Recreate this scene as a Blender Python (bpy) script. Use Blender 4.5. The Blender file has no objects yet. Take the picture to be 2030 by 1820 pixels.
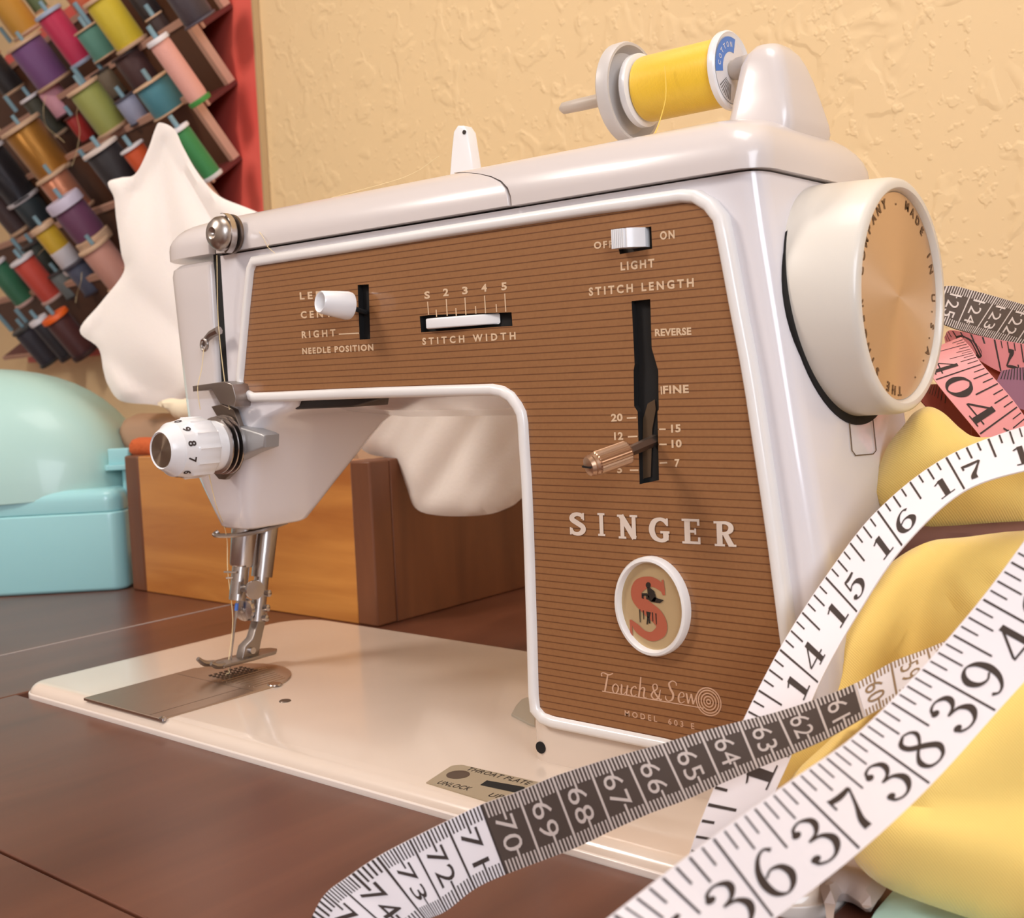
import bpy, bmesh, math, random
import numpy as np
from mathutils import Vector, Matrix
from mathutils.geometry import tessellate_polygon
random.seed(7)
sc = bpy.context.scene
COL = sc.collection
U = 0.01            # everything below is written in centimetres

# ------------------------------------------------------------------ camera
F = 2298.6
def _rot(a, b, c):
    ca, sa, cb, sb, cc, s_ = math.cos(a), math.sin(a), math.cos(b), math.sin(b), math.cos(c), math.sin(c)
    Rz = np.array([[ca, -sa, 0], [sa, ca, 0], [0, 0, 1]])
    Rx = np.array([[1, 0, 0], [0, cb, -sb], [0, sb, cb]])
    Ry = np.array([[cc, -s_, 0], [s_, cc, 0], [0, 0, 1]])
    return Rz @ Rx @ Ry
CM = _rot(0.695663508, 1.49584145, -4.46073886e-02)
CP = np.array([54.99, -27.1425, 14.1])
cam = bpy.data.cameras.new('camera'); camo = bpy.data.objects.new('camera', cam); COL.objects.link(camo)
cam.sensor_width = 36; cam.sensor_fit = 'HORIZONTAL'; cam.lens = 36 * F / 2030
cam.clip_start = 0.01; cam.clip_end = 50
cam.dof.use_dof = True; cam.dof.focus_distance = 0.42; cam.dof.aperture_fstop = 26
m4 = Matrix([[CM[0][0], CM[0][1], CM[0][2], CP[0] * U], [CM[1][0], CM[1][1], CM[1][2], CP[1] * U],
             [CM[2][0], CM[2][1], CM[2][2], CP[2] * U], [0, 0, 0, 1]])
camo.matrix_world = m4
sc.camera = camo
def ray(x, y): return CM @ np.array([(x - 1015) / F, -(y - 910) / F, -1.0])
def at(ax, v, x, y):
    """the point of the plane  axis = v  (cm) seen at photo pixel x, y"""
    d = ray(x, y); return CP + (v - CP[ax]) / d[ax] * d
def dep(t, x, y): return CP + t * ray(x, y)
def proj(P):
    q = CM.T @ (np.array(P, float) - CP); return (1015 + F * q[0] / -q[2], 910 - F * q[1] / -q[2])

# ------------------------------------------------------------------ world and lights
w = bpy.data.worlds.new('world'); sc.world = w; w.use_nodes = True
w.node_tree.nodes['Background'].inputs[0].default_value = (1.0, 0.95, 0.93, 1)
w.node_tree.nodes['Background'].inputs[1].default_value = 0.25
def area(name, loc, target, size, power, col, sy=None):
    l = bpy.data.lights.new(name, 'AREA'); l.energy = power; l.color = col; l.size = size * U
    if sy: l.shape = 'RECTANGLE'; l.size_y = sy * U
    o = bpy.data.objects.new(name, l); COL.objects.link(o)
    o.location = Vector(loc) * U
    o.rotation_euler = (Vector(target) - Vector(loc)).to_track_quat('-Z', 'Y').to_euler()
    return o
area('desk_lamp_light', (-40, -75, 95), (15, 10, 8), 26, 9.5, (1.0, 0.92, 0.85))
area('overhead_fill', (40, -10, 168), (40, -10, 0), 70, 9.5, (1.0, 0.95, 0.92))  # added overhead fill for the closed room, no fixture there
area('window_light', (168, -70, 65), (30, 10, 8), 120, 31, (0.82, 0.89, 1.0), 90)
sc.view_settings.view_transform = 'Standard'; sc.view_settings.look = 'None'
sc.view_settings.exposure = -0.1; sc.view_settings.gamma = 1; sc.view_settings.use_curve_mapping = False
sc.cycles.use_denoising = True
sc.cycles.max_bounces = 6

# ------------------------------------------------------------------ materials
MATS = {}
def s2l(c): return tuple(((x / 255) / 12.92 if x / 255 <= .04045 else ((x / 255 + .055) / 1.055) ** 2.4) for x in c)
def mat(name, col, rough=.5, metal=0., coat=0., bump=None, var=None, alpha=1., aniso=0., spec=.5, trans=0., sheen=0., sss=0.):
    """col is an sRGB triple; bump = (scale, strength, kind); var = (scale, second colour, stretch)"""
    if name in MATS: return MATS[name]
    m = bpy.data.materials.new(name); m.use_nodes = True; nt = m.node_tree; N = nt.nodes; L = nt.links
    b = N['Principled BSDF']
    b.inputs['Base Color'].default_value = (*s2l(col), 1); b.inputs['Roughness'].default_value = rough
    b.inputs['Metallic'].default_value = metal; b.inputs['Coat Weight'].default_value = coat
    b.inputs['Coat Roughness'].default_value = .08
    b.inputs['Specular IOR Level'].default_value = spec
    b.inputs['Transmission Weight'].default_value = trans
    b.inputs['Sheen Weight'].default_value = sheen
    if sss: b.inputs['Subsurface Weight'].default_value = sss; b.inputs['Subsurface Radius'].default_value = (.01, .007, .004)
    tc = N.new('ShaderNodeTexCoord')
    if var:
        mp = N.new('ShaderNodeMapping'); mp.inputs['Scale'].default_value = var[2] if len(var) > 2 else (1, 1, 1)
        nz = N.new('ShaderNodeTexNoise'); nz.inputs['Scale'].default_value = var[0]; nz.inputs['Detail'].default_value = 4
        mx = N.new('ShaderNodeMix'); mx.data_type = 'RGBA'
        mx.inputs[6].default_value = (*s2l(col), 1); mx.inputs[7].default_value = (*s2l(var[1]), 1)
        rp = N.new('ShaderNodeMapRange'); rp.inputs[1].default_value = .35; rp.inputs[2].default_value = .65
        L.new(tc.outputs['Object'], mp.inputs[0]); L.new(mp.outputs[0], nz.inputs[0]); L.new(nz.outputs[0], rp.inputs[0])
        L.new(rp.outputs[0], mx.inputs[0]); L.new(mx.outputs[2], b.inputs['Base Color'])
    if bump:
        if len(bump) > 2 and bump[2] == 'wave':
            t = N.new('ShaderNodeTexWave'); t.inputs['Scale'].default_value = bump[0]; t.bands_direction = bump[3] if len(bump) > 3 else 'Z'
            t.inputs['Distortion'].default_value = 1.0
        else:
            t = N.new('ShaderNodeTexNoise'); t.inputs['Scale'].default_value = bump[0]; t.inputs['Detail'].default_value = 3
        bp = N.new('ShaderNodeBump'); bp.inputs['Strength'].default_value = bump[1]; bp.inputs['Distance'].default_value = .0006
        L.new(tc.outputs['Object'], t.inputs[0]); L.new(t.outputs[0], bp.inputs['Height']); L.new(bp.outputs[0], b.inputs['Normal'])
    if aniso: b.inputs['Anisotropic'].default_value = aniso
    MATS[name] = m; return m
cream = mat('cream_enamel', (229, 211, 195), .22, coat=.5, var=(9, (223, 204, 187)))
white_en = mat('white_enamel', (230, 224, 226), .2, coat=.6)
cover_m = mat('grey_white_enamel', (218, 208, 204), .28, coat=.4)
rim_m = mat('white_rim', (238, 233, 229), .3, coat=.4)
white_pl = mat('white_plastic', (240, 238, 238), .25, coat=.3)
chrome = mat('chrome', (190, 182, 178), .24, 1.)
steel = mat('satin_steel', (158, 148, 142), .34, 1., bump=(300, .15))
darksteel = mat('dark_steel', (118, 104, 94), .42, .9)
black = mat('black_void', (14, 10, 8), .8)
darkgrey = mat('dark_grey', (50, 42, 36), .5, .3)
print_m = mat('cream_print', (222, 190, 155), .5)
silver_print = mat('silver_print', (232, 214, 198), .38, .15)
ink = mat('black_ink', (58, 44, 38), .7)
thread_w = mat('cream_thread', (240, 215, 165), .6)
thread_y = mat('yellow_thread', (245, 205, 90), .6)

def panel_material():
    m = bpy.data.materials.new('bronze_striped_panel'); m.use_nodes = True; nt = m.node_tree; N = nt.nodes; L = nt.links
    b = N['Principled BSDF']; b.inputs['Roughness'].default_value = .42; b.inputs['Metallic'].default_value = .25
    b.inputs['Coat Weight'].default_value = .6; b.inputs['Coat Roughness'].default_value = .07
    tc = N.new('ShaderNodeTexCoord'); sp = N.new('ShaderNodeSeparateXYZ'); L.new(tc.outputs['Object'], sp.inputs[0])
    mu = N.new('ShaderNodeMath'); mu.operation = 'MULTIPLY'; mu.inputs[1].default_value = 1 / (.243 * U); L.new(sp.outputs[2], mu.inputs[0])
    fr = N.new('ShaderNodeMath'); fr.operation = 'FRACT'; L.new(mu.outputs[0], fr.inputs[0])
    rp = N.new('ShaderNodeValToRGB'); rp.color_ramp.elements[0].position = .0; rp.color_ramp.elements[0].color = (1, 1, 1, 1)
    rp.color_ramp.elements[1].position = .12; rp.color_ramp.elements[1].color = (0, 0, 0, 1)
    e = rp.color_ramp.elements.new(.88); e.color = (0, 0, 0, 1); e = rp.color_ramp.elements.new(1.); e.color = (1, 1, 1, 1)
    L.new(fr.outputs[0], rp.inputs[0])
    nz = N.new('ShaderNodeTexNoise'); nz.inputs['Scale'].default_value = 900; L.new(tc.outputs['Object'], nz.inputs[0])
    mx0 = N.new('ShaderNodeMix'); mx0.data_type = 'RGBA'; mx0.inputs[6].default_value = (*s2l((150, 102, 62)), 1); mx0.inputs[7].default_value = (*s2l((166, 116, 72)), 1)
    L.new(nz.outputs[0], mx0.inputs[0])
    mx = N.new('ShaderNodeMix'); mx.data_type = 'RGBA'; mx.inputs[7].default_value = (*s2l((92, 48, 22)), 1)
    L.new(mx0.outputs[2], mx.inputs[6]); L.new(rp.outputs[0], mx.inputs[0]); L.new(mx.outputs[2], b.inputs['Base Color'])
    return m
panel_m = panel_material()

def spun_material(name, col, axis):
    m = bpy.data.materials.new(name); m.use_nodes = True; nt = m.node_tree; N = nt.nodes; L = nt.links
    b = N['Principled BSDF']; b.inputs['Base Color'].default_value = (*s2l(col), 1); b.inputs['Metallic'].default_value = 1
    b.inputs['Roughness'].default_value = .34; b.inputs['Anisotropic'].default_value = .85; b.inputs['Anisotropic Rotation'].default_value = .25
    tg = N.new('ShaderNodeTangent'); tg.direction_type = 'RADIAL'; tg.axis = axis; L.new(tg.outputs[0], b.inputs['Tangent'])
    return m

def wall_material():
    m = bpy.data.materials.new('yellow_knockdown_plaster'); m.use_nodes = True; nt = m.node_tree; N = nt.nodes; L = nt.links
    b = N['Principled BSDF']; b.inputs['Base Color'].default_value = (*s2l((243, 211, 161)), 1); b.inputs['Roughness'].default_value = .6
    tc = N.new('ShaderNodeTexCoord')
    n1 = N.new('ShaderNodeTexNoise'); n1.inputs['Scale'].default_value = 34; n1.inputs['Detail'].default_value = 2.2; n1.inputs['Distortion'].default_value = .5
    r1 = N.new('ShaderNodeMapRange'); r1.inputs[1].default_value = .55; r1.inputs[2].default_value = .63
    n2 = N.new('ShaderNodeTexNoise'); n2.inputs['Scale'].default_value = 120; n2.inputs['Detail'].default_value = 2
    r2 = N.new('ShaderNodeMapRange'); r2.inputs[1].default_value = .60; r2.inputs[2].default_value = .68
    a = N.new('ShaderNodeMath'); a.operation = 'MULTIPLY_ADD'; a.inputs[1].default_value = .6
    bp = N.new('ShaderNodeBump'); bp.inputs['Strength'].default_value = .42; bp.inputs['Distance'].default_value = .0012
    for n in (n1, n2): L.new(tc.outputs['Object'], n.inputs[0])
    L.new(n1.outputs[0], r1.inputs[0]); L.new(n2.outputs[0], r2.inputs[0]); L.new(r2.outputs[0], a.inputs[0]); L.new(r1.outputs[0], a.inputs[2])
    L.new(a.outputs[0], bp.inputs['Height']); L.new(bp.outputs[0], b.inputs['Normal'])
    return m
wall_m = wall_material()

def wood_material(name, c1, c2, rough, scale=(1, 1, 12), sc_=14, coat=.3):
    m = bpy.data.materials.new(name); m.use_nodes = True; nt = m.node_tree; N = nt.nodes; L = nt.links
    b = N['Principled BSDF']; b.inputs['Roughness'].default_value = rough; b.inputs['Coat Weight'].default_value = coat; b.inputs['Coat Roughness'].default_value = .25
    tc = N.new('ShaderNodeTexCoord'); mp = N.new('ShaderNodeMapping'); mp.inputs['Scale'].default_value = scale
    nz = N.new('ShaderNodeTexNoise'); nz.inputs['Scale'].default_value = sc_; nz.inputs['Detail'].default_value = 8; nz.inputs['Distortion'].default_value = .6
    rp = N.new('ShaderNodeValToRGB'); rp.color_ramp.elements[0].position = .3; rp.color_ramp.elements[0].color = (*s2l(c1), 1)
    rp.color_ramp.elements[1].position = .68; rp.color_ramp.elements[1].color = (*s2l(c2), 1)
    L.new(tc.outputs['Object'], mp.inputs[0]); L.new(mp.outputs[0], nz.inputs[0]); L.new(nz.outputs[0], rp.inputs[0]); L.new(rp.outputs[0], b.inputs['Base Color'])
    return m
table_m = wood_material('dark_walnut', (84, 46, 32), (108, 64, 46), .34, (10, 1.2, 4), 3, .15)
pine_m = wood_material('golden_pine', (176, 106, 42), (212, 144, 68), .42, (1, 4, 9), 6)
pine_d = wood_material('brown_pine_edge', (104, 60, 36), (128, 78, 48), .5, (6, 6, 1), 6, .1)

# ------------------------------------------------------------------ geometry helpers (cm)
def box(x0, x1, y0, y1, z0, z1):
    v = [(x, y, z) for x in (x0, x1) for y in (y0, y1) for z in (z0, z1)]
    return v, [(0, 1, 3, 2), (4, 6, 7, 5), (0, 4, 5, 1), (2, 3, 7, 6), (0, 2, 6, 4), (1, 5, 7, 3)]
def join(*gs):
    V, Fc = [], []
    for v, f in gs:
        n = len(V); V += [tuple(p) for p in v]; Fc += [tuple(i + n for i in q) for q in f]
    return V, Fc
def xf(g, fn): return [tuple(fn(*p)) for p in g[0]], g[1]
def basis(ax, up=None):
    a = np.array(ax, float); a /= np.linalg.norm(a)
    t = np.array(up if up is not None else ((0, 0, 1) if abs(a[2]) < .9 else (1, 0, 0)), float)
    e1 = np.cross(t, a); e1 /= np.linalg.norm(e1); e2 = np.cross(a, e1)
    return a, e1, e2
def lathe(prof, o, ax, seg=32, cap=True, fn=None):
    """prof: list of (radius, height along ax)"""
    a, e1, e2 = basis(ax); o = np.array(o, float); V, Fc = [], []
    for r, h in prof:
        for k in range(seg):
            t = 2 * math.pi * k / seg; rr = fn(r, h, k, seg) if fn else r
            V.append(tuple(o + a * h + rr * (math.cos(t) * e1 + math.sin(t) * e2)))
    for i in range(len(prof) - 1):
        for k in range(seg):
            k2 = (k + 1) % seg; Fc.append((i * seg + k, i * seg + k2, (i + 1) * seg + k2, (i + 1) * seg + k))
    if cap:
        Fc.append(tuple(range(seg))[::-1]); n = (len(prof) - 1) * seg; Fc.append(tuple(range(n, n + seg)))
    return V, Fc
def cr(pts, n=8, closed=False):
    P = [np.array(p, float) for p in pts]; m = len(P)
    if m < 3 and not closed:
        return [tuple(P[0] + (P[-1] - P[0]) * k / n) for k in range(n + 1)]
    out = []
    rng = range(m) if closed else range(m - 1)
    for i in rng:
        if closed: p0, p1, p2, p3 = P[(i - 1) % m], P[i], P[(i + 1) % m], P[(i + 2) % m]
        else: p0 = P[i - 1] if i else 2 * P[0] - P[1]; p1, p2 = P[i], P[i + 1]; p3 = P[i + 2] if i + 2 < m else 2 * P[-1] - P[-2]
        for k in range(n):
            t = k / n
            out.append(tuple(.5 * (2 * p1 + (p2 - p0) * t + (2 * p0 - 5 * p1 + 4 * p2 - p3) * t * t + (3 * p1 - p0 - 3 * p2 + p3) * t ** 3)))
    if not closed: out.append(tuple(P[-1]))
    return out
def tube(pts, r, seg=8, sm=0):
    m0 = len(pts)
    if sm: pts = cr(pts, sm)
    if isinstance(r, (list, tuple)) and len(r) != len(pts): r = list(np.interp(np.linspace(0, m0 - 1, len(pts)), range(m0), r))
    P = [np.array(p, float) for p in pts]; V, Fc = [], []; e1 = None
    for i, p in enumerate(P):
        d = P[min(i + 1, len(P) - 1)] - P[max(i - 1, 0)]; d /= np.linalg.norm(d) + 1e-12
        if e1 is None: _, e1, _ = basis(d)
        e1 = e1 - d * (e1 @ d); e1 /= np.linalg.norm(e1); e2 = np.cross(d, e1)
        rr = r[i] if isinstance(r, (list, tuple)) else r
        for k in range(seg):
            t = 2 * math.pi * k / seg; V.append(tuple(p + rr * (math.cos(t) * e1 + math.sin(t) * e2)))
    for i in range(len(P) - 1):
        for k in range(seg):
            k2 = (k + 1) % seg; Fc.append((i * seg + k, i * seg + k2, (i + 1) * seg + k2, (i + 1) * seg + k))
    Fc.append(tuple(range(seg))[::-1]); n = (len(P) - 1) * seg; Fc.append(tuple(range(n, n + seg)))
    return V, Fc
def area2(P): return .5 * sum(P[i][0] * P[(i + 1) % len(P)][1] - P[(i + 1) % len(P)][0] * P[i][1] for i in range(len(P)))
def ccw(P): P = [tuple(p) for p in P]; return P if area2(P) > 0 else P[::-1]
def inset(P, d):
    """move a ccw outline inwards by d"""
    n = len(P); out = []
    for i in range(n):
        a, b, c = np.array(P[i - 1]), np.array(P[i]), np.array(P[(i + 1) % n])
        u1 = b - a; u2 = c - b; u1 = u1 / (np.linalg.norm(u1) + 1e-9); u2 = u2 / (np.linalg.norm(u2) + 1e-9)
        n1 = np.array([-u1[1], u1[0]]); n2 = np.array([-u2[1], u2[0]]); m = n1 + n2; q = m @ m
        m = m * 2 / q if q > .3 else n1
        out.append(tuple(b + m * d * (1 if q > .3 else 1)))
    return out
def rings(R, close=True):
    """skin a list of equally long closed rings of 3-D points"""
    n = len(R[0]); V = [tuple(p) for r in R for p in r]; Fc = []
    for i in range(len(R) - 1):
        for k in range(n):
            k2 = (k + 1) % n; Fc.append((i * n + k, i * n + k2, (i + 1) * n + k2, (i + 1) * n + k))
    if close: Fc.append(tuple(range(n))[::-1]); Fc.append(tuple(range((len(R) - 1) * n, len(R) * n)))
    return V, Fc
def prism(P, h0, h1, r0=0., r1=0., place=None, st=4):
    """outline P (ccw, 2-D) extruded from h0 to h1, edges rounded r0 / r1; place(a, b, h) -> 3-D"""
    P = ccw(P); lv = []
    if r0: lv += [(h0 + r0 * (1 - math.cos(math.pi / 2 * k / st)) , r0 * (1 - math.sin(math.pi / 2 * k / st))) for k in range(st)]
    lv += [(h0 + r0, 0), (h1 - r1, 0)]
    if r1: lv += [(h1 - r1 + r1 * math.sin(math.pi / 2 * k / st), r1 * (1 - math.cos(math.pi / 2 * k / st))) for k in range(1, st + 1)]
    R = []
    for h, d in lv:
        Q = inset(P, d) if d > 1e-6 else P
        R.append([place(a, b, h) for a, b in Q])
    return rings(R)
def rrect(x0, x1, y0, y1, r, n=5):
    rs = r if isinstance(r, (tuple, list)) else (r,) * 4; out = []
    for (cx, cy, a0, rr) in ((x1, y0, -90, rs[0]), (x1, y1, 0, rs[1]), (x0, y1, 90, rs[2]), (x0, y0, 180, rs[3])):
        rr = max(rr, .001); mx = cx - rr if cx == x1 else cx + rr; my = cy + rr if cy == y0 else cy - rr
        for k in range(n + 1):
            t = math.radians(a0 + 90 * k / n); out.append((mx + rr * math.cos(t), my + rr * math.sin(t)))
    return out
XZ = lambda a, b, h: (a, h, b)
XY = lambda a, b, h: (a, b, h)
def tess(loops, place):
    V3 = [[Vector((p[0], p[1], 0)) for p in l] for l in loops]
    flat = [p for l in loops for p in l]
    return [place(p[0], p[1]) for p in flat], [tuple(t) for t in tessellate_polygon(V3)]

BASE = {}
def mesh_data(name, g, m, base, smooth=True, angle=40, bevel=0):
    me = bpy.data.meshes.new(name)
    v = (np.array(g[0], float) - np.array(base)) * U
    me.from_pydata([tuple(p) for p in v], [], g[1])
    me.materials.append(m)
    bm = bmesh.new(); bm.from_mesh(me); bmesh.ops.recalc_face_normals(bm, faces=bm.faces)
    if smooth:
        for f in bm.faces: f.smooth = True
        ca = math.radians(angle)
        for e in bm.edges:
            if len(e.link_faces) == 2 and e.calc_face_angle(0) > ca: e.smooth = False
    bm.to_mesh(me); bm.free(); me.update()
    return me
def thing(name, label, cat, base, group=None):
    o = bpy.data.objects.new(name, None); COL.objects.link(o); o.location = Vector(base) * U
    o.empty_display_size = .01
    o['label'] = label; o['category'] = cat
    if group: o['group'] = group
    BASE[o.name] = tuple(base); return o
def part(name, g, m, parent, label=None, kind=None, bevel=0, **k):
    b = BASE[parent.name]
    o = bpy.data.objects.new(name, mesh_data(name, g, m, b, **k)); COL.objects.link(o); o.parent = parent
    BASE[o.name] = b
    if label: o['label'] = label
    if kind: o['kind'] = kind
    if bevel:
        md = o.modifiers.new('bevel', 'BEVEL'); md.width = bevel * U; md.segments = 3; md.limit_method = 'ANGLE'; md.angle_limit = math.radians(50)
    return o
def solo(name, g, m, label, cat, base, group=None, kind=None, bevel=0, **k):
    o = bpy.data.objects.new(name, mesh_data(name, g, m, base, **k)); COL.objects.link(o); o.location = Vector(base) * U
    BASE[o.name] = tuple(base)
    if label: o['label'] = label
    if cat: o['category'] = cat
    if group: o['group'] = group
    if kind: o['kind'] = kind
    if bevel:
        md = o.modifiers.new('bevel', 'BEVEL'); md.width = bevel * U; md.segments = 3; md.limit_method = 'ANGLE'
    return o
def struct(name, g, m, base=(0, 0, 0), **k): return solo(name, g, m, None, None, base, kind='structure', **k)

# ------------------------------------------------------------------ lettering
_G = {}
def text2d(s, space=1.0, bold=0., shear=0.):
    key = (s, space, bold, shear)
    if key in _G: return _G[key]
    c = bpy.data.curves.new('txt', 'FONT'); c.body = s; c.size = 1; c.space_character = space; c.offset = bold; c.shear = shear
    c.resolution_u = 3
    o = bpy.data.objects.new('txt', c); COL.objects.link(o)
    dg = bpy.context.evaluated_depsgraph_get(); me = o.evaluated_get(dg).to_mesh()
    V = [(v.co.x, v.co.y) for v in me.vertices]; Fc = [tuple(p.vertices) for p in me.polygons]
    o.evaluated_get(dg).to_mesh_clear(); bpy.data.objects.remove(o); bpy.data.curves.remove(c)
    x0 = min(p[0] for p in V); x1 = max(p[0] for p in V); y0 = min(p[1] for p in V); y1 = max(p[1] for p in V)
    _G[key] = ([((x - x0), (y - y0)) for x, y in V], Fc, x1 - x0, y1 - y0); return _G[key]
def strokes(L, n=6):
    """list of [(x, y, width), ...] -> flat 2-D mesh"""
    V, Fc = [], []
    for li, s in enumerate(L):
        pts = cr(s, n) if len(s) > 2 else [s[0], s[1]]
        b = len(V)
        for i, p in enumerate(pts):
            q0 = pts[max(i - 1, 0)]; q1 = pts[min(i + 1, len(pts) - 1)]
            d = np.array([q1[0] - q0[0], q1[1] - q0[1]]); d = d / (np.linalg.norm(d) + 1e-9); nn = np.array([-d[1], d[0]]) * p[2] / 2
            V += [(p[0] + nn[0], p[1] + nn[1], li + i * .03), (p[0] - nn[0], p[1] - nn[1], li + i * .03)]
            if i: k = b + 2 * i; Fc.append((k - 2, k - 1, k + 1, k))
    return V, Fc
def dot(x, y, r): return [(x - r * .98, y, r * .5), (x - r * .6, y, r * 1.6), (x, y, r * 2), (x + r * .6, y, r * 1.6), (x + r * .98, y, r * .5)]
D6 = [(.5, .88, .1), (.4, .97, .06), (.25, .9, .08), (.12, .68, .13), (.08, .4, .17), (.14, .14, .13), (.3, .01, .06), (.46, .1, .12), (.53, .3, .16), (.46, .5, .12), (.3, .57, .06), (.16, .48, .05)]
DIG = {
 '0': [[(.3, .99, .06), (.12, .82, .12), (.06, .5, .17), (.12, .18, .12), (.3, .01, .06), (.48, .18, .12), (.54, .5, .17), (.48, .82, .12), (.3, .99, .06)]],
 '1': [[(.3, 0, .17), (.3, .97, .17)], [(.08, .02, .06), (.52, .02, .06)], [(.3, .95, .07), (.1, .82, .06)]],
 '3': [dot(.12, .8, .085), [(.08, .8, .08), (.14, .93, .07), (.3, .98, .06), (.46, .88, .13), (.48, .74, .14), (.38, .6, .08), (.2, .54, .05)],
       [(.2, .54, .05), (.42, .5, .09), (.54, .34, .16), (.52, .18, .15), (.4, .04, .08), (.24, .01, .06), (.1, .08, .07), (.06, .18, .08)], dot(.1, .19, .085)],
 '4': [[(.44, .99, .06), (.03, .3, .06)], [(.01, .27, .06), (.62, .27, .06)], [(.43, 1., .16), (.43, 0, .16)], [(.27, .02, .05), (.58, .02, .05)]],
 '5': [[(.13, .95, .1), (.3, .92, .14), (.5, .96, .1)], [(.14, .95, .05), (.12, .5, .05)],
       [(.12, .5, .05), (.25, .61, .06), (.42, .56, .13), (.52, .36, .17), (.48, .14, .13), (.34, .01, .06), (.2, .01, .05), (.08, .1, .07)], dot(.11, .16, .08)],
 '6': [D6], '9': [[(.6 - x, 1 - y, t) for x, y, t in D6]],
 '7': [[(.08, .9, .14), (.3, .88, .16), (.55, .92, .1)], [(.08, .97, .05), (.08, .7, .05)], [(.55, .92, .05), (.4, .55, .08), (.27, .25, .15), (.25, .03, .19)]],
 '8': [[(.3, .99, .06), (.14, .87, .12), (.17, .68, .14), (.4, .46, .15), (.53, .26, .15), (.46, .07, .09), (.3, .01, .06), (.13, .07, .09), (.07, .25, .13), (.16, .43, .08), (.38, .62, .07), (.48, .8, .1), (.43, .93, .07), (.3, .99, .06)]],
 '2': [dot(.13, .76, .08), [(.08, .76, .07), (.14, .92, .07), (.3, .98, .06), (.47, .87, .13), (.47, .7, .14), (.3, .42, .08), (.08, .1, .05)], [(.06, .07, .1), (.3, .09, .15), (.55, .07, .1)], [(.55, .07, .04), (.58, .26, .04)]],
}
def lay(p): return .0015 * p[2] if len(p) > 2 else 0.
def join2(*gs):
    V, Fc = [], []
    for v, f in gs:
        n = len(V); V += list(v); Fc += [tuple(i + n for i in q) for q in f]
    return V, Fc
def ser(x, y, w=.34): return [(x - w / 2, y, .09), (x + w / 2, y, .09)]
SLAB = {
 'S': [[(.6, .72, .12), (.56, .86, .17), (.36, .92, .16), (.17, .84, .2), (.14, .68, .22), (.36, .53, .22), (.58, .38, .22), (.6, .22, .22), (.46, .08, .18), (.28, .06, .15), (.13, .14, .16), (.09, .3, .11)], [(.63, .66, .07), (.63, .98, .07)], [(.06, .02, .07), (.06, .34, .07)]],
 'I': [[(.3, 0, .22), (.3, 1, .22)], ser(.3, .045, .42), ser(.3, .955, .42)],
 'N': [[(.14, 0, .17), (.14, 1, .17)], [(.66, 0, .17), (.66, 1, .17)], [(.1, .97, .24), (.68, .03, .24)], ser(.14, .045), ser(.08, .955, .3), ser(.66, .955)],
 'G': [[(.66, .72, .1), (.6, .86, .16), (.42, .93, .14), (.2, .82, .2), (.1, .5, .22), (.2, .18, .2), (.42, .06, .15), (.6, .12, .18), (.64, .3, .2)], [(.62, .08, .2), (.62, .42, .2)], [(.42, .4, .1), (.76, .4, .1)], [(.68, .66, .07), (.68, .97, .07)]],
 'E': [[(.15, 0, .22), (.15, 1, .22)], [(.05, .05, .1), (.62, .05, .1)], [(.05, .95, .1), (.6, .95, .1)], [(.15, .5, .1), (.48, .5, .1)], [(.6, 0, .09), (.6, .27, .09)], [(.58, 1, .09), (.58, .74, .09)], [(.46, .38, .07), (.46, .62, .07)], ser(.1, .045, .3), ser(.1, .955, .3)],
 'R': [[(.15, 0, .22), (.15, 1, .22)], [(.15, .94, .12), (.42, .94, .13), (.58, .83, .19), (.58, .66, .2), (.42, .53, .13), (.15, .5, .12)], [(.36, .52, .2), (.6, .04, .22)], ser(.15, .045, .4), ser(.06, .955, .26), ser(.64, .045, .3)],
}
def flat_text(g, w, h, A, B, H, off, pl=1, n=(0, -1, 0), up=(0, 0, 1)):
    """map a 2-D glyph mesh of size w x h onto the segment A-B (3-D), height H (cm)"""
    A, B, n, up = (np.array(q, float) for q in (A, B, n, up))
    return [tuple(A + (B - A) * (p[0] / w) + up * H * (p[1] / h) + n * (off + lay(p))) for p in g[0]], g[1]
def px_text(s, y, p0, p1, H, space=1.3, bold=.035, shear=0, off=.012):
    V, Fc, tw, th = text2d(s, space, bold, shear)
    return flat_text((V, Fc), tw, th, at(1, y, *p0), at(1, y, *p1), H, off)

# ================================================================== the room
WN = np.array([-.182, -.983, 0.]); WU = np.array([.983, -.182, 0.]); W0 = np.array([0, 45., 0])
WN /= np.linalg.norm(WN); WU /= np.linalg.norm(WU)
def wp(s, c, z): p = W0 + s * WU + c * WN; return (p[0], p[1], z)
def wpx(c, x, y):
    d = ray(x, y); t = ((W0 + c * WN - CP) @ WN) / (d @ WN); return CP + t * d
def wsz(c, x, y): p = wpx(c, x, y); return float((p - W0) @ WU), float(p[2])
def wbox(s0, s1, c0, c1, z0, z1):
    g = box(s0, s1, c0, c1, z0, z1); return [wp(*p) for p in g[0]], g[1]
struct('wall_back', wbox(-175, 135, -4, 0, -76, 172), wall_m)
plain = mat('white_wall_paint', (226, 220, 218), .7, bump=(60, .3))
struct('wall_right', box(172, 176, -150, 70, -76, 172), plain)
struct('wall_left', box(-176, -172, -150, 90, -76, 172), plain)
struct('wall_front', box(-176, 176, -154, -150, -76, 172), plain)
struct('ceiling', box(-176, 176, -154, 90, 172, 175), mat('ceiling_white', (236, 228, 214), .8))
struct('floor', box(-176, 176, -154, 90, -79, -76), wood_material('floor_boards', (120, 84, 56), (150, 108, 74), .5, (1, 8, 1), 3))
struct('baseboard_back', wbox(-170, 130, 0, 1.4, -76, -66), mat('trim_white', (232, 224, 210), .4))
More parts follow.
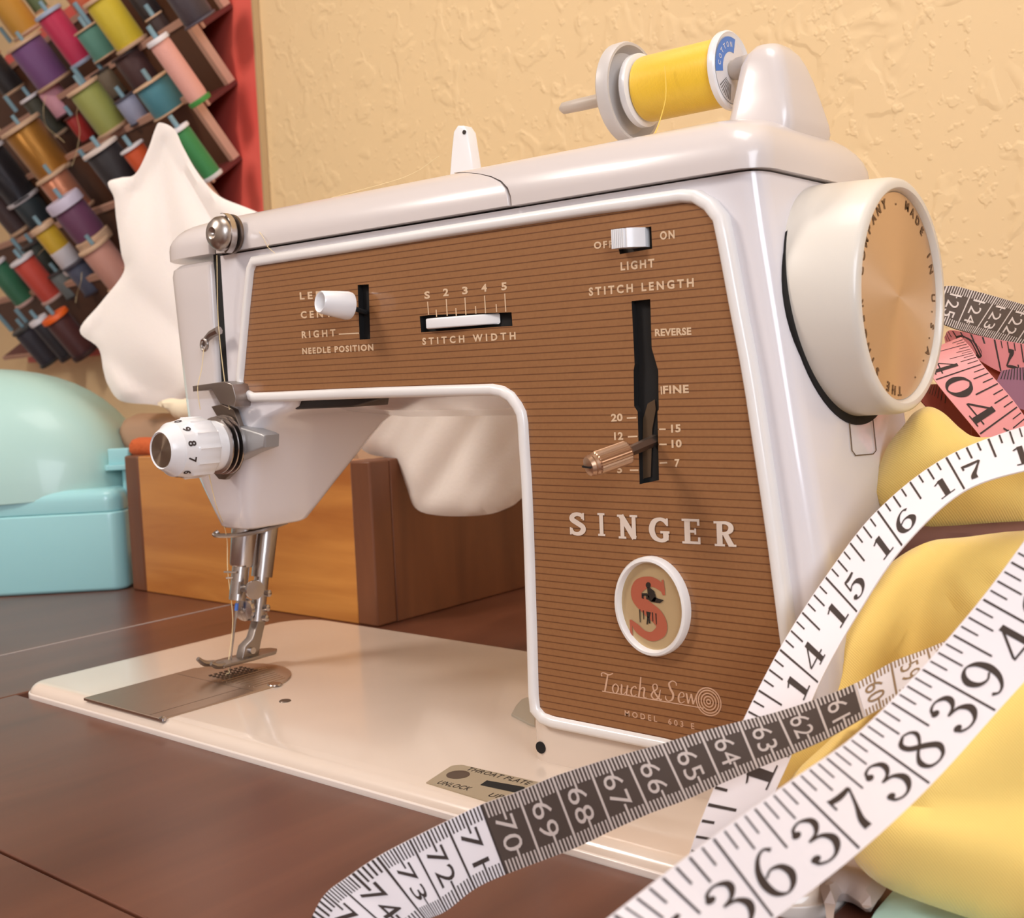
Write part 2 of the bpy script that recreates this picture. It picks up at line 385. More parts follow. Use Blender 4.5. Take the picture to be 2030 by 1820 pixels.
win = struct('window_1', join(box(171, 172, -118, -116, 18, 112), box(171, 172, -26, -24, 18, 112), box(171, 172, -118, -24, 110, 112), box(171, 172, -118, -24, 18, 20), box(171.2, 172, -72, -70, 18, 112)), mat('trim_white', (232, 224, 210), .4))

part('pane', box(171.5, 171.7, -116, -26, 20, 110), mat('window_glass', (240, 245, 250), .02, trans=1.), win)
# ================================================================== the sewing table
TZ = -.6
tb = thing('sewing_table', 'dark walnut cabinet table with leaf seams holding the sewing machine', 'table', (0, 5, -76))
HX0, HX1, HY0, HY1 = .1, 42.0, .0, 17.95
part('leaf', box(-70, -9.12, -34, 36, TZ - 2.4, TZ), table_m, tb, bevel=.12)
part('leaf_edge', box(-9.12, -9.0, -34, 36, TZ - 2.3, TZ + .01), mat('seam_edge_glint', (178, 168, 164), .45), tb, 'seam edge of the left leaf, its light reflection painted pale')  # pale strip paints the light reflecting off the hinge seam edge
part('leaf', box(-8.98, HX0 - .1, -34, 36, TZ - 2.4, TZ), table_m, tb, bevel=.08)
A0 = at(2, TZ, 0, 1685); A1 = at(2, TZ, 290, 1820)
YS = float(A0[1] + A1[1]) / 2
part('front_board', box(HX0 - .04, 72, YS, HY0 - .08, TZ - 2.4, TZ), table_m, tb, bevel=.06)
part('front_rail', box(HX0 - .04, 72, -34, YS - .12, TZ - 2.4, TZ), table_m, tb, bevel=.06)
part('rear_board', box(HX0 - .04, 72, HY1 + .05, 36, TZ - 2.4, TZ), table_m, tb, bevel=.06)
part('right_board', box(HX1 + .05, 72, HY0 - .06, HY1 + .03, TZ - 2.4, TZ), table_m, tb, bevel=.06)
part('cut_out', box(HX0 - 1, HX1 + 1, -1, HY1 + 1, TZ - 2.9, TZ - 2.4), black, tb)
for x in (-66, 68):
    for y in (-31, 32): part('leg', box(x - 2.5, x + 2.5, y - 2.5, y + 2.5, -76, TZ - 2.4), table_m, tb, bevel=.2)

# ================================================================== the sewing machine
sm = thing('sewing_machine', 'cream and bronze-panelled vintage sewing machine standing in the dark table', 'sewing machine', (20, 9, TZ))
# bed
bed = rrect(.3, 41.9, .05, 17.8, (1.6, 2.2, 2.8, 1.1), 8)
bed = [(x, y) for x, y in bed]
part('bed', prism(bed, -1.4, 0, 0, .55, XY, 6), cream, sm, angle=30)
part('bed_edge', prism(rrect(.22, 41.98, -.02, 17.86, (1.7, 2.3, 2.9, 1.2), 8), -1.5, -.42, 0, .06, XY), mat('bright_bed_edge', (230, 216, 206), .3, coat=.4), sm)
# slide plate and needle plate
sp0 = at(2, .04, 165.5, 1387); sp1 = at(2, .04, 314, 1431)
plate = [(6.0, .12), (12.15, .12), (12.25, 6.0), (12.2, 6.4)] + cr([(12.2, 6.4), (12.0, 7.0), (11.4, 7.8), (10.4, 8.5), (9.2, 8.75), (8.0, 8.45), (6.9, 7.6), (6.3, 6.9)], 4) + [(6.05, 6.3), (5.9, 6.2)]
slp = part('slide_plate', prism(plate, -.05, .07, 0, .02, XY, 1), mat('brushed_brown_steel', (188, 168, 152), .36, 1., bump=(90, .3)), sm, 'brushed steel bobbin cover with a round end')
part('plate_seam', join(box(6.2, 12.1, 5.0, 5.03, .06, .075), box(11.2, 11.23, .2, 5.0, .06, .076)), darksteel, slp)
sl = []
for i in range(9): sl.append(box(9.0 + .32 * i, 9.06 + .32 * i, 5.3 + .02 * i, 8.1 - .1 * i, .068, .085))
part('guide_line', join(*sl), chrome, slp)
sl = []
for i in range(5):
    for k in range(7): sl.append(box(7.9 + .3 * i, 8.02 + .3 * i, 5.6 + .3 * k, 5.74 + .3 * k, .07, .12))
part('feed_teeth', join(*sl), darksteel, slp)
part('finger_notch', lathe([(.35, 0), (.3, .06)], (12.05, 6.3, .05), (0, 0, 1), 20), chrome, slp)
part('corner_catch', lathe([(.16, 0), (.16, .12), (.05, .18)], (12.1, .25, -.05), (0, 0, 1), 14), chrome, slp)
dropx = at(2, 0, 565, 1390)
part('oil_cap', lathe([(.28, 0), (.24, .05)], (dropx[0], dropx[1], -.01), (0, 0, 1), 16, fn=lambda r, h, k, n: r), darksteel, sm)
# throat plate release label
LP = [at(2, .03, *p)[:2] for p in ((845, 1552), (895, 1519), (915, 1517), (1075, 1553), (1100, 1600), (1040, 1612))]
lab = part('release_plate', prism([tuple(p) for p in LP], -.02, .05, 0, 0, XY), mat('brass_grey_plate', (182, 166, 140), .4, .35), sm, 'small grey metal plate lettered THROAT PLATE UNLOCK UP')
def bed_text(s, p0, p1, H, z=.056):
    V, Fc, tw, th = text2d(s, 1.15, .01)
    A = at(2, z, *p0); B = at(2, z, *p1)
    return flat_text((V, Fc), tw, th, A, B, H, 0, n=(0, 0, 1), up=(-.0, 1, 0))
part('lettering', join(bed_text('THROAT PLATE', (922, 1526), (1045, 1556), .33), bed_text('UNLOCK', (864, 1553), (926, 1567), .33), bed_text('UP', (965, 1578), (990, 1583), .33)), darkgrey, lab)
hp = at(2, .05, 908, 1536)
part('rivet', lathe([(.42, 0), (.42, .02), (.3, .03)], (hp[0], hp[1], .04), (0, 0, 1), 20), darksteel, lab)
q = [at(2, .06, *p) for p in ((952, 1556), (965, 1547), (1040, 1560), (1040, 1575))]
part('release_slot', ([tuple(p) for p in q], [(0, 1, 2, 3)]), black, lab)

# body (arm and pillar): front outline at y=4.9, underside falls towards the back
def arc(cx, cy, r, a0, a1, n): return [(cx + r * math.cos(math.radians(a0 + (a1 - a0) * k / n)), cy + r * math.sin(math.radians(a0 + (a1 - a0) * k / n))) for k in range(n + 1)]
SEAM = 19.82
xr = lambda z: 38.35 + (SEAM - z) * .146
body_o = [(11.85, SEAM)] + [(11.85, z) for z in (18, 16, 14)] + [(11.85, 13.25)] + [(x, 13.25) for x in (15, 18, 21, 24)] + arc(26.7, 11.2, 2.05, 90, 0, 8) + [(28.78, z) for z in (9, 6, 3, 1)] + [(28.8, -.3)] \
    + [(x, -.3) for x in (32, 36, 40)] + [(xr(-.3), -.3)] + [(xr(z), z) for z in (3, 6, 9, 12, 15, 18)] + [(xr(SEAM), SEAM)] + [(x, SEAM) for x in (34, 28, 22, 16)]
body_o = ccw(body_o)
R = []
for y, d, f in ((4.9, .75, 0), (4.93, .5, 0), (5.05, .27, 0), (5.28, .1, 0), (5.65, 0, 0), (9, 0, .6), (13.0, 0, 1.1), (13.5, .15, 1.15), (13.8, .5, 1.15), (13.95, 1.0, 1.15)):
    Q = inset(body_o, d) if d else body_o; row = []
    for (x, z), (x0, z0) in zip(Q, body_o):
        zz = z
        if z0 >= SEAM - .01: zz = SEAM
        elif 9 < z0 < 13.3 and x0 < 28.7 and x0 > 11.9: zz = z - f
        if x0 < 11.9 and d: x = x0
        if z0 < 0: zz = z0
        row.append((x, y, zz))
    R.append(row)
part('body', rings(R), white_en, sm, angle=35)
part('pillar_foot', prism(rrect(28.5, 41.5, 4.75, 14.1, .8, 5), -.1, 1.5, 0, .12, XY), cream, sm)
ho = at(1, 4.74, 1072, 1482)
part('screw_hole', lathe([(.22, 0), (.22, .03)], (ho[0], 4.72, ho[2]), (0, 1, 0), 18), black, sm)
fp = [at(2, .04, *p) for p in ((1014, 1418), (1024, 1400), (1035, 1388), (1060, 1380), (1060, 1440), (1050, 1437))]
part('pillar_flange', prism([tuple(p[:2]) for p in fp], -.02, .1, 0, .02, XY), mat('worn_grey_enamel', (178, 168, 152), .4), sm)

# bronze panel with slots
PY = 4.62
pp = [(508, 527), (700, 498.5), (900, 467), (1060, 442.8), (1200, 422), (1351, 401.5), (1375, 403), (1398, 417), (1416, 440), (1426, 487), (1450, 617), (1469, 715), (1481, 786), (1495, 880), (1510, 980), (1526.5, 1096), (1544, 1232),
      (1570, 1420), (1578, 1500), (1569, 1522), (1553, 1529), (1490, 1510), (1400, 1487), (1316, 1464), (1099, 1421), (1080, 1414), (1070, 1402), (1067.5, 1377), (1064.5, 1258), (1062, 1180), (1058, 1050), (1054, 954), (1049, 880), (1046.7, 838), (1043, 816), (1034, 798), (1019, 778), (1000, 766), (977, 761.4),
      (850, 765), (700, 770), (560, 776.6), (504, 779), (489.6, 772), (482, 756), (483.6, 744), (495.5, 611), (503.5, 537)]
panel_xz = [(float(p[0]), float(p[2])) for p in (at(1, PY, *q) for q in pp)]
def pxz(*pts): return [(float(p[0]), float(p[2])) for p in (at(1, PY, *q) for q in pts)]
holes = [pxz((709, 565), (731, 563.5), (734, 672), (713, 673.5)),
         pxz((832, 627), (856, 624), (1014, 619), (1016, 646), (835, 659)),
         pxz((1217, 460), (1291, 449), (1293, 493), (1229, 504)),
         pxz((1252, 597), (1289, 593), (1292, 690), (1305, 735), (1306, 812), (1303.5, 816), (1306.5, 952), (1268, 960), (1264, 816), (1257, 805), (1256, 735), (1258, 722))]
pan = part('front_panel', tess([panel_xz] + holes, lambda x, z: (x, PY, z)), panel_m, sm, 'bronze panel with fine dark horizontal stripes and cream lettering', smooth=False)
slots = ['needle_position_slot', 'stitch_width_slot', 'light_switch_slot', 'stitch_length_slot']
for nm, h in zip(slots, holes):
    h = ccw(h); n = len(h)
    V = [(x, PY, z) for x, z in h] + [(x, 4.88, z) for x, z in h]
    Fc = [(k, (k + 1) % n, n + (k + 1) % n, n + k) for k in range(n)] + [tuple(range(n, 2 * n))]
    part(nm, (V, Fc), black if nm != 'light_switch_slot' else darkgrey, pan, smooth=False)
# white rim round the panel
outer = ccw(panel_xz); oi = inset(outer, -.42)
def ringband(inner, outer_, prof):
    rr = []
    for f, y in prof:
        rr.append([(a[0] + (b[0] - a[0]) * f, y, a[1] + (b[1] - a[1]) * f) for a, b in zip(inner, outer_)])
    return rings(rr, close=False)
inn = inset(outer, .02)
part('panel_rim', ringband(inn, oi, [(0, 4.95), (.02, 4.6), (.1, 4.48), (.25, 4.42), (.7, 4.42), (.92, 4.5), (1, 4.62), (1, 4.95)]), rim_m, sm, 'raised white rim around the bronze panel', angle=60)

# panel lettering
LG = {'needle_position_lettering': [], 'stitch_width_lettering': [], 'light_switch_lettering': [], 'stitch_length_lettering': []}
L = LG['needle_position_lettering']
L += [px_text('LEFT', PY, (595, 594), (655, 591), .3, 1.6), px_text('CENTER', PY, (597, 631.5), (690, 627), .3, 1.6), px_text('RIGHT', PY, (599, 671), (666, 667), .3, 1.6), px_text('NEEDLE POSITION', PY, (600, 702.5), (741, 695), .26, 1.25)]
L = LG['stitch_width_lettering']; L += [px_text('STITCH WIDTH', PY, (838, 684), (1023, 673), .27, 1.7)]
L = LG['light_switch_lettering']; L += [px_text('OFF', PY, (1178, 494), (1216, 491), .24, 1.3), px_text('ON', PY, (1309, 476), (1338, 473), .27, 1.3), px_text('LIGHT', PY, (1231, 537), (1298, 530), .28, 1.35)]
L = LG['stitch_length_lettering']; L += [px_text('STITCH LENGTH', PY, (1168, 587), (1376, 569), .28, 1.5)]
L += [px_text('REVERSE', PY, (1299, 667), (1371, 664), .24, 1.05), px_text('FINE', PY, (1315, 781), (1366, 779), .26, 1.1)]
for s, a, b in (('20', (1212, 836), (1235, 835)), ('12', (1218, 872.5), (1236, 872)), ('15', (1331, 858), (1350, 857)), ('10', (1332, 888), (1352, 887)), ('7', (1338, 926), (1348, 926)), ('5', (1224, 938), (1234, 938))):
    L.append(px_text(s, PY, a, b, .26, 1.05))
L = LG['stitch_width_lettering']
for s, p in zip('S2345', ((842, 593), (879, 587.5), (917, 584), (955, 579), (994.5, 576))):
    L.append(px_text(s, PY, p, (p[0] + 11, p[1] - 1), .28, 1))
def seg(a, b, wd=.05):
    A, B = at(1, PY, *a), at(1, PY, *b); d = (B - A) / np.linalg.norm(B - A); n = np.array([-d[2], 0, d[0]]) * wd / 2
    return [tuple(A + n + (0, -.011, 0)), tuple(A - n + (0, -.011, 0)), tuple(B - n + (0, -.011, 0)), tuple(B + n + (0, -.011, 0))], [(0, 1, 2, 3)]
for a, b in (((848, 598), (850, 624)), ((885, 593), (887, 626)), ((922, 590), (924, 624)), ((961, 586), (963, 621)), ((1001, 582), (1003, 618)), ((865, 614), (866, 628)), ((904, 611), (905, 626)), ((943, 607), (944, 622)), ((984, 603), (985, 619)),
             ((672, 662.5), (712, 660.5)), ((690, 618), (711, 616.5)), ((1243, 829), (1262, 828)), ((1245, 866), (1264, 865)), ((1307, 851), (1320, 851)), ((1307, 881), (1322, 881)), ((1308, 918), (1323, 917)), ((1249, 932), (1266, 932)), ((1311, 766), (1312, 782))):
    LG['needle_position_lettering' if a[0] < 720 else 'stitch_width_lettering' if a[0] < 1100 else 'stitch_length_lettering'].append(seg(a, b))
for nm_, L in LG.items(): part(nm_, join(*L), print_m, pan, smooth=False)
# SINGER
LS = []
wd = {'S': .68, 'I': .6, 'N': .8, 'G': .76, 'E': .66, 'R': .76}
for ch, x0, x1, yb, yt in (('S', 1131, 1163, 1060, 1015), ('I', 1187, 1201, 1062, 1017), ('N', 1226, 1266, 1067, 1020), ('G', 1288, 1329, 1073, 1025), ('E', 1354, 1390, 1077, 1028), ('R', 1417, 1461, 1082, 1033)):
    g = strokes(SLAB[ch]); xs = [p[0] for p in g[0]]; x_0, x_1 = min(xs), max(xs)
    g = [(p[0] - x_0, p[1], p[2]) for p in g[0]], g[1]
    A = at(1, PY, x0, yb - (x1 - x0) * .0); B = at(1, PY, x1, yb + (x1 - x0) * .05); T = at(1, PY, x0, yt)
    LS.append(flat_text(g, x_1 - x_0, 1, A, B, T[2] - A[2], .03))
part('brand_lettering', join(*LS), silver_print, pan, 'large silver slab-serif capitals SINGER', smooth=False)
# badge
bc = at(1, 4.4, 1289.5, 1203); bt = at(1, 4.4, 1284, 1104); bb = at(1, 4.4, 1295, 1302); bl = at(1, 4.4, 1217, 1195); br = at(1, 4.4, 1361, 1215)
BW = (br[0] - bl[0]) / 2; BH = (bt[2] - bb[2]) / 2
def ell(a, b, n=48): return [(bc[0] + a * math.cos(2 * math.pi * k / n), bc[2] + b * math.sin(2 * math.pi * k / n)) for k in range(n)]
bdg = part('badge', prism(ell(BW - .14, BH - .14), 4.5, 4.62, 0, 0, XZ), mat('gold_beige_badge', (206, 178, 134), .35, .35), sm, 'oval badge with a red S and a small dark seated figure')
rr = [[(bc[0] + (BW + a) * math.cos(2 * math.pi * k / 48), y, bc[2] + (BH + a) * math.sin(2 * math.pi * k / 48)) for k in range(48)] for a, y in ((0, 4.7), (0, 4.38), (-.05, 4.3), (-.14, 4.28), (-.2, 4.36), (-.21, 4.6))]
part('badge_rim', rings(rr, close=False), rim_m, bdg)
bs = strokes([[(.92, .74, .05), (.86, .86, .14), (.6, .93, .16), (.3, .84, .24), (.22, .68, .26), (.45, .52, .26), (.76, .36, .28), (.84, .2, .25), (.62, .06, .16), (.4, .07, .13), (.2, .16, .14), (.06, .26, .05)], [(.93, .74, .05), (.9, .98, .05)], [(.06, .0, .06), (.05, .28, .05)]], 8)
A = at(1, 4.49, 1248, 1262); B = at(1, 4.49, 1326, 1273); T = at(1, 4.49, 1246, 1140)
part('badge_letter', flat_text(bs, 1, 1, A, B, T[2] - A[2], .01), mat('brick_red', (176, 92, 66), .5), bdg, 'red letter S', smooth=False)
fig = []
def bpoly(*pts): return [tuple(at(1, 4.47, *p)) for p in pts], [tuple(range(len(pts)))]
hc = (1285, 1160)
fig.append(bpoly(*[(hc[0] + 5 * math.cos(k * .5236), hc[1] + 6 * math.sin(k * .5236)) for k in range(12)]))
fig.append(bpoly((1283, 1165), (1288, 1165), (1297, 1172), (1301, 1186), (1298, 1193), (1288, 1192), (1284, 1180)))
fig.append(bpoly((1297, 1184), (1316, 1190), (1308, 1196), (1290, 1193)))
fig.append(bpoly((1272, 1176), (1283, 1176), (1284, 1181), (1272, 1181)))
fig.append(bpoly((1272, 1180), (1276, 1180), (1276, 1187), (1272, 1186)))
fig.append(bpoly((1281, 1180), (1287, 1181), (1287, 1189), (1281, 1188)))
for x, y0, y1 in ((1267, 1208, 1234), (1274, 1210, 1228), (1292, 1214, 1232), (1299, 1216, 1238)): fig.append(bpoly((x, y0), (x + 2.2, y0), (x + 3, y1), (x + 1.5, y1)))
fig.append(bpoly((1281, 1212), (1290, 1214), (1288, 1224), (1283, 1224)))
fig.append(bpoly((1283, 1222), (1286, 1223), (1284, 1238), (1281.5, 1238)))
fig.append(bpoly((1285, 1223), (1288, 1224), (1289, 1236), (1286.5, 1236)))
part('badge_figure', join(*fig), darkgrey, bdg, 'dark silhouette of a seated sewer', smooth=False)
# script lettering
def px_text2(s, p0, p1, H, **k):
    V, Fc, tw, th = text2d(s, k.get('space', 1), k.get('bold', 0), k.get('shear', 0)); return flat_text((V, Fc), tw, th, at(1, PY, *p0), at(1, PY, *p1), H, .012)
SCR = { # slanted old-style script, unit height = capital
 'T': [[(.05, .78, .07), (.02, .9, .05), (.14, .97, .05), (.4, .9, .07), (.62, 1., .04)], [(.36, .93, .06), (.26, .45, .09), (.17, .04, .08)], [(.04, .02, .04), (.32, .02, .04)]],
 'o': [[(.24, .5, .04), (.1, .36, .07), (.08, .15, .07), (.18, .0, .04), (.32, .14, .07), (.36, .36, .07), (.24, .5, .04)]],
 'u': [[(.08, .5, .04), (.12, .44, .08), (.08, .12, .08), (.16, .0, .05), (.34, .2, .03)], [(.42, .5, .08), (.34, .08, .08), (.42, .01, .04), (.48, .06, .03)]],
 'c': [[(.34, .4, .08), (.28, .5, .04), (.12, .38, .07), (.07, .16, .08), (.16, .0, .05), (.34, .1, .03)]],
 'h': [[(.2, 1., .05), (.14, .5, .08), (.06, .0, .08)], [(.1, .3, .03), (.24, .48, .05), (.36, .44, .08), (.3, .08, .08), (.38, 0, .04), (.44, .05, .03)]],
 '&': [[(.5, .5, .04), (.4, .1, .08), (.2, .0, .06), (.06, .14, .08), (.14, .34, .07), (.34, .52, .06), (.34, .7, .06), (.24, .74, .04), (.14, .62, .06), (.24, .3, .08), (.46, .02, .08), (.56, .06, .04)]],
 'S': [[(.52, .8, .05), (.5, .94, .05), (.34, 1., .05), (.18, .86, .08), (.24, .6, .1), (.36, .36, .1), (.3, .1, .08), (.12, .0, .05), (.0, .1, .06), (.0, .24, .04)]],
 'e': [[(.08, .26, .03), (.3, .32, .05), (.3, .48, .05), (.18, .5, .04), (.07, .3, .08), (.08, .08, .08), (.18, .0, .05), (.34, .1, .03)]],
 'w': [[(.05, .5, .08), (.13, .02, .09)], [(.13, .02, .04), (.28, .5, .05)], [(.27, .5, .08), (.36, .02, .09)], [(.36, .02, .04), (.52, .5, .05)]],
}
SL = []; sx = 0
for ch, adv in (('T', .5), ('o', .42), ('u', .5), ('c', .38), ('h', .62), ('&', .74), ('S', .54), ('e', .38), ('w', .54)):
    g = strokes(SCR[ch], 4); SL.append(([(p[0] + sx, p[1], p[2]) for p in g[0]], g[1])); sx += adv
g = join2(*SL)
A = at(1, PY, 1193, 1371); B = at(1, PY, 1383, 1398); TT = at(1, PY, 1193, 1332)
Ls = [flat_text(g, sx, 1, A, B, TT[2] - A[2], .012)]
Ls.append(seg((1194, 1370), (1396, 1404), .035))
cc = at(1, PY, 1405, 1391)
for r in (.07, .17, .27, .37, .45):
    k = 28; V = []; 
    for i in range(k):
        t = 2 * math.pi * i / k; V += [(cc[0] + (r - .022) * math.cos(t), PY - .012, cc[2] + (r - .022) * math.sin(t)), (cc[0] + (r + .022) * math.cos(t), PY - .012, cc[2] + (r + .022) * math.sin(t))]
    Ls.append((V, [(2 * i, 2 * i + 1, (2 * i + 3) % (2 * k), (2 * i + 2) % (2 * k)) for i in range(k)]))
Ls.append(px_text('MODEL  603 E', PY, (1239, 1419), (1377, 1446), .2, 1.6, .015))
part('script_lettering', join(*Ls), mat('faded_print', (212, 170, 140), .5), pan, 'faded script reading Touch & Sew above MODEL 603 E', smooth=False)

# controls
kb = at(1, 2.6, 655, 588)
sl0 = at(1, 4.7, 724, 612)
kx = sl0[0] - .1; kz = sl0[2]
npk = part('needle_position_knob', lathe([(.44, 0), (.54, -.04), (.56, .1), (.44, 1.22), (.4, 1.28), (.34, 1.24), (.3, .9)], (kx - .15, 4.05, kz + .12), (-.2, -1, .12), 28), white_pl, sm, 'white tapered plastic knob')
part('knob_stem', tube([(kx, 4.85, kz - .15), (kx - .15, 4.0, kz + .1)], .1, 8), black, npk)
# stitch width wheel
a = at(1, 4.66, 853, 648); b_ = at(1, 4.66, 975, 638)
sw = [(a[0], 4.45), (a[0] + .08, 4.36), (a[0] + .35, 4.33)] + [(a[0] + .35 + (b_[0] - a[0] - .1) * k / 8, 4.33 + .5 * (k / 8) ** 2.2) for k in range(1, 9)] + [(b_[0] + .2, 4.86), (a[0], 4.86)]
part('stitch_width_lever', prism(sw, a[2] - .09, a[2] + .3, .06, .06, XY), white_pl, sm)
# light switch
s0 = at(1, 4.4, 1226, 478)
rid = []
X0, X1 = at(1, 4.3, 1218, 478)[0], at(1, 4.5, 1276, 473)[0]; Z0 = at(1, 4.3, 1220, 494)[2]; Z1 = at(1, 4.3, 1220, 456)[2]
prof = []; nr = 7
for k in range(nr):
    x = X0 + (X1 - X0) * .5 * k / nr; dx = (X1 - X0) * .5 / nr
    prof += [(x, 4.2), (x + dx * .3, 4.1), (x + dx * .7, 4.1), (x + dx * .97, 4.2)]
prof += [((X0 + X1) / 2 + .1, 4.14), (X0 + (X1 - X0) * .8, 4.3), (X1, 4.6), (X1, 4.86), (X0 + .3, 4.86), (X0 + .25, 4.5), (X0, 4.4)]
part('light_switch', prism(prof, Z0, Z1, 0, 0, XY, 2), white_pl, sm, 'ribbed white light switch slid to off', angle=22)
# stitch length lever
e0 = at(1, 4.85, 1300, 872); e1 = at(1, 3.4, 1228, 903)
k0 = at(1, 3.2, 1246, 896); kd = at(1, 1.9, 1166, 925) - k0
ln = np.linalg.norm(kd)
slv = part('stitch_length_lever', tube([tuple(e0), tuple(at(1, 3.2, 1246, 896))], [.2, .17], 6), darksteel, sm, 'dark lever with a ribbed bronze grip, set near 10')
part('lever_grip', lathe([(.3, 0), (.37, .06), (.37, ln * .78), (.33, ln * .8), (.37, ln * .83), (.33, ln * .88), (.35, ln * .92), (.3, ln), (.16, ln + .06)], k0, kd, 48, fn=lambda r, h, k, n: r * (1 if h > ln * .79 or h < .01 else (1.03 if k % 2 else .92))), mat('copper_bronze', (196, 160, 132), .3, .9), slv)
a_, e1_, e2_ = basis(kd)
cpt = k0 + a_ * (ln + .065)
part('grip_screw_slot', ([tuple(cpt + e1_ * s * .28 + e2_ * t * .03 + a_ * q) for s in (-1, 1) for t in (-1, 1) for q in (-.03, .01)], [(0, 1, 3, 2), (4, 6, 7, 5), (0, 4, 5, 1), (2, 3, 7, 6), (0, 2, 6, 4), (1, 5, 7, 3)]), black, slv)
ir = [at(1, 4.84, *p) for p in ((1275, 830), (1284, 800), (1298, 792), (1300, 812), (1293, 850), (1290, 945), (1272, 950))]
part('inner_cam', ([tuple(p) for p in ir], [tuple(range(len(ir)))]), mat('dull_brass', (98, 78, 58), .5, .5), slv, smooth=False)

# covers on top
def cover(x0, x1, rl, rr_, z0, z1, H, rf, rb, left_round, right_round, nm, label):
    R = []
    base_r = (1.0 if right_round else .05, 1.6 if right_round else .05, 2.2 if left_round else .05, 2.2 if left_round else .05)
    lv = [(z0, 0)] + [(z1 - H + H * math.sin(a), 1 - math.cos(a)) for a in [math.radians(q) for q in (0, 12, 24, 36, 48, 60, 70, 80, 90)]]
    for z, f in lv:
        g_ = 3.2 * max(0, (z - z0) / 1.7) ** 3
        xa = x0 + (rl * f if left_round else 0); xb = x1 - (rr_ * f if right_round else 0)
        if nm == 'arm_lid': xb -= g_
        if nm == 'top_cover': xa -= g_
        rs = tuple(max(.05, r + (0 if r < .1 else .6 * f)) for r in base_r)
        R.append([(p[0], p[1], z) for p in rrect(xa, xb, 4.58 + rf * f, 13.9 - rb * f, rs, 5)])
    return part(nm, rings(R), cover_m, sm, label, angle=30)
ZT = 21.65
cover(11.95, 28.85, 0, 0, SEAM + .08, ZT, 1.45, 1.5, 2.0, False, False, 'arm_lid', 'hinged left top lid')
cover(6.95, 11.45, 1.0, 0, SEAM + .12, ZT - .05, 1.2, 1.5, 2.0, True, False, 'end_lid', 'rounded top corner above the face plate')
cover(28.98, 38.6, 0, 1.35, SEAM + .06, ZT + .06, 1.5, 1.6, 2.1, False, True, 'top_cover', 'fixed right top cover')
part('lid_gap', box(11.3, 38.0, 5.1, 13.4, SEAM - .1, 20.5), black, sm)
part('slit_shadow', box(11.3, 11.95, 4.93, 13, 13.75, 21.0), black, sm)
# spool tower
R = []
for z, xa, xb, ya, yb, r in ((20.6, 35.7, 37.8, 7.5, 11.0, .5), (21.6, 35.7, 38.1, 7.5, 11.0, .5), (21.9, 35.75, 38.1, 7.5, 10.9, .5), (22.6, 35.87, 37.95, 7.65, 10.7, .5), (23.3, 35.98, 37.8, 7.8, 10.45, .5), (23.8, 36.07, 37.65, 7.9, 10.25, .5), (24.15, 36.2, 37.5, 8.05, 10.05, .5), (24.42, 36.4, 37.25, 8.35, 9.8, .4), (24.52, 36.65, 37.0, 8.8, 9.5, .15)):
    R.append([(p[0], p[1], z) for p in rrect(xa, xb, ya, yb, r, 5)])
part('spool_tower', rings(R), cover_m, sm, 'tapered post holding the spool spindle', angle=60)
SX = (0, 9.2, 24.05)
part('spindle', lathe([(.42, 0), (.38, .75), (.3, .95), (.24, 1.1), (.24, 7.4), (.22, 8.2), (.1, 8.35)], (36.2, 9.2, 24.05), (-1, 0, 0), 20), mat('beige_plastic', (196, 182, 168), .45), sm)
part('spool_stop', lathe([(.25, .1), (.3, .12), (1.45, .14), (1.62, -.1), (1.66, -.2), (1.76, -.2), (1.81, -.1), (1.8, .26), (1.7, .36), (.3, .46), (.25, .4)], (31.05, 9.2, 24.05), (-1, 0, 0), 48), mat('grey_plastic', (206, 198, 192), .4), sm, 'large grey spool stop disc')
# thread guide tab
tg = [at(1, 9.2, *p) for p in ((897, 352), (901, 300), (905, 262), (913, 250), (924, 250), (932, 262), (938, 300), (945, 346), (940, 352))]
part('thread_guide_tab', prism([(float(p[0]), float(p[2])) for p in tg], 9.0, 9.6, .08, .08, XZ), white_pl, sm, 'upright white thread guide with a hole')
hh = at(1, 8.98, 920, 262); part('guide_hole', lathe([(.09, 0), (.09, .04)], (hh[0], 8.97, hh[2]), (0, 1, 0), 12), darkgrey, sm)

# hand wheel
HC = (0, 9.2, 15.95)
part('wheel_recess', lathe([(3.95, -1.2), (3.95, .03), (3.7, .05)], (38.98, 9.26, 15.78), (1, 0, .146), 64), black, sm)
hw = part('hand_wheel', lathe([(3.78, -.9), (3.8, .3), (3.72, 2.4), (3.66, 2.6), (3.55, 2.68), (3.38, 2.68), (3.3, 2.6), (3.28, 2.45), (.1, 2.45)], (38.4, 9.2, 15.93), (1, 0, 0), 96), mat('ivory_plastic', (226, 218, 206), .32, coat=.2), sm, 'large ivory hand wheel')
disc = part('wheel_disc', lathe([(3.27, 0), (3.25, .03)], (40.86, 9.2, 15.93), (1, 0, 0), 96), MATS.setdefault('spun_gold', spun_material('spun_gold', (222, 198, 176), 'X')), hw, 'spun gold metal disc', smooth=False)
disc.location = Vector((20.86, .2, 16.53)) * U      # origin on the wheel's own axle so that the spun grain runs round it
for v in disc.data.vertices: v.co -= Vector((20.86, .2, 16.53)) * U
BASE[disc.name] = (40.86, 9.2, 15.93)
Lr = []
ring = 'THE SINGER COMPANY · MADE IN U.S.A. ·  '
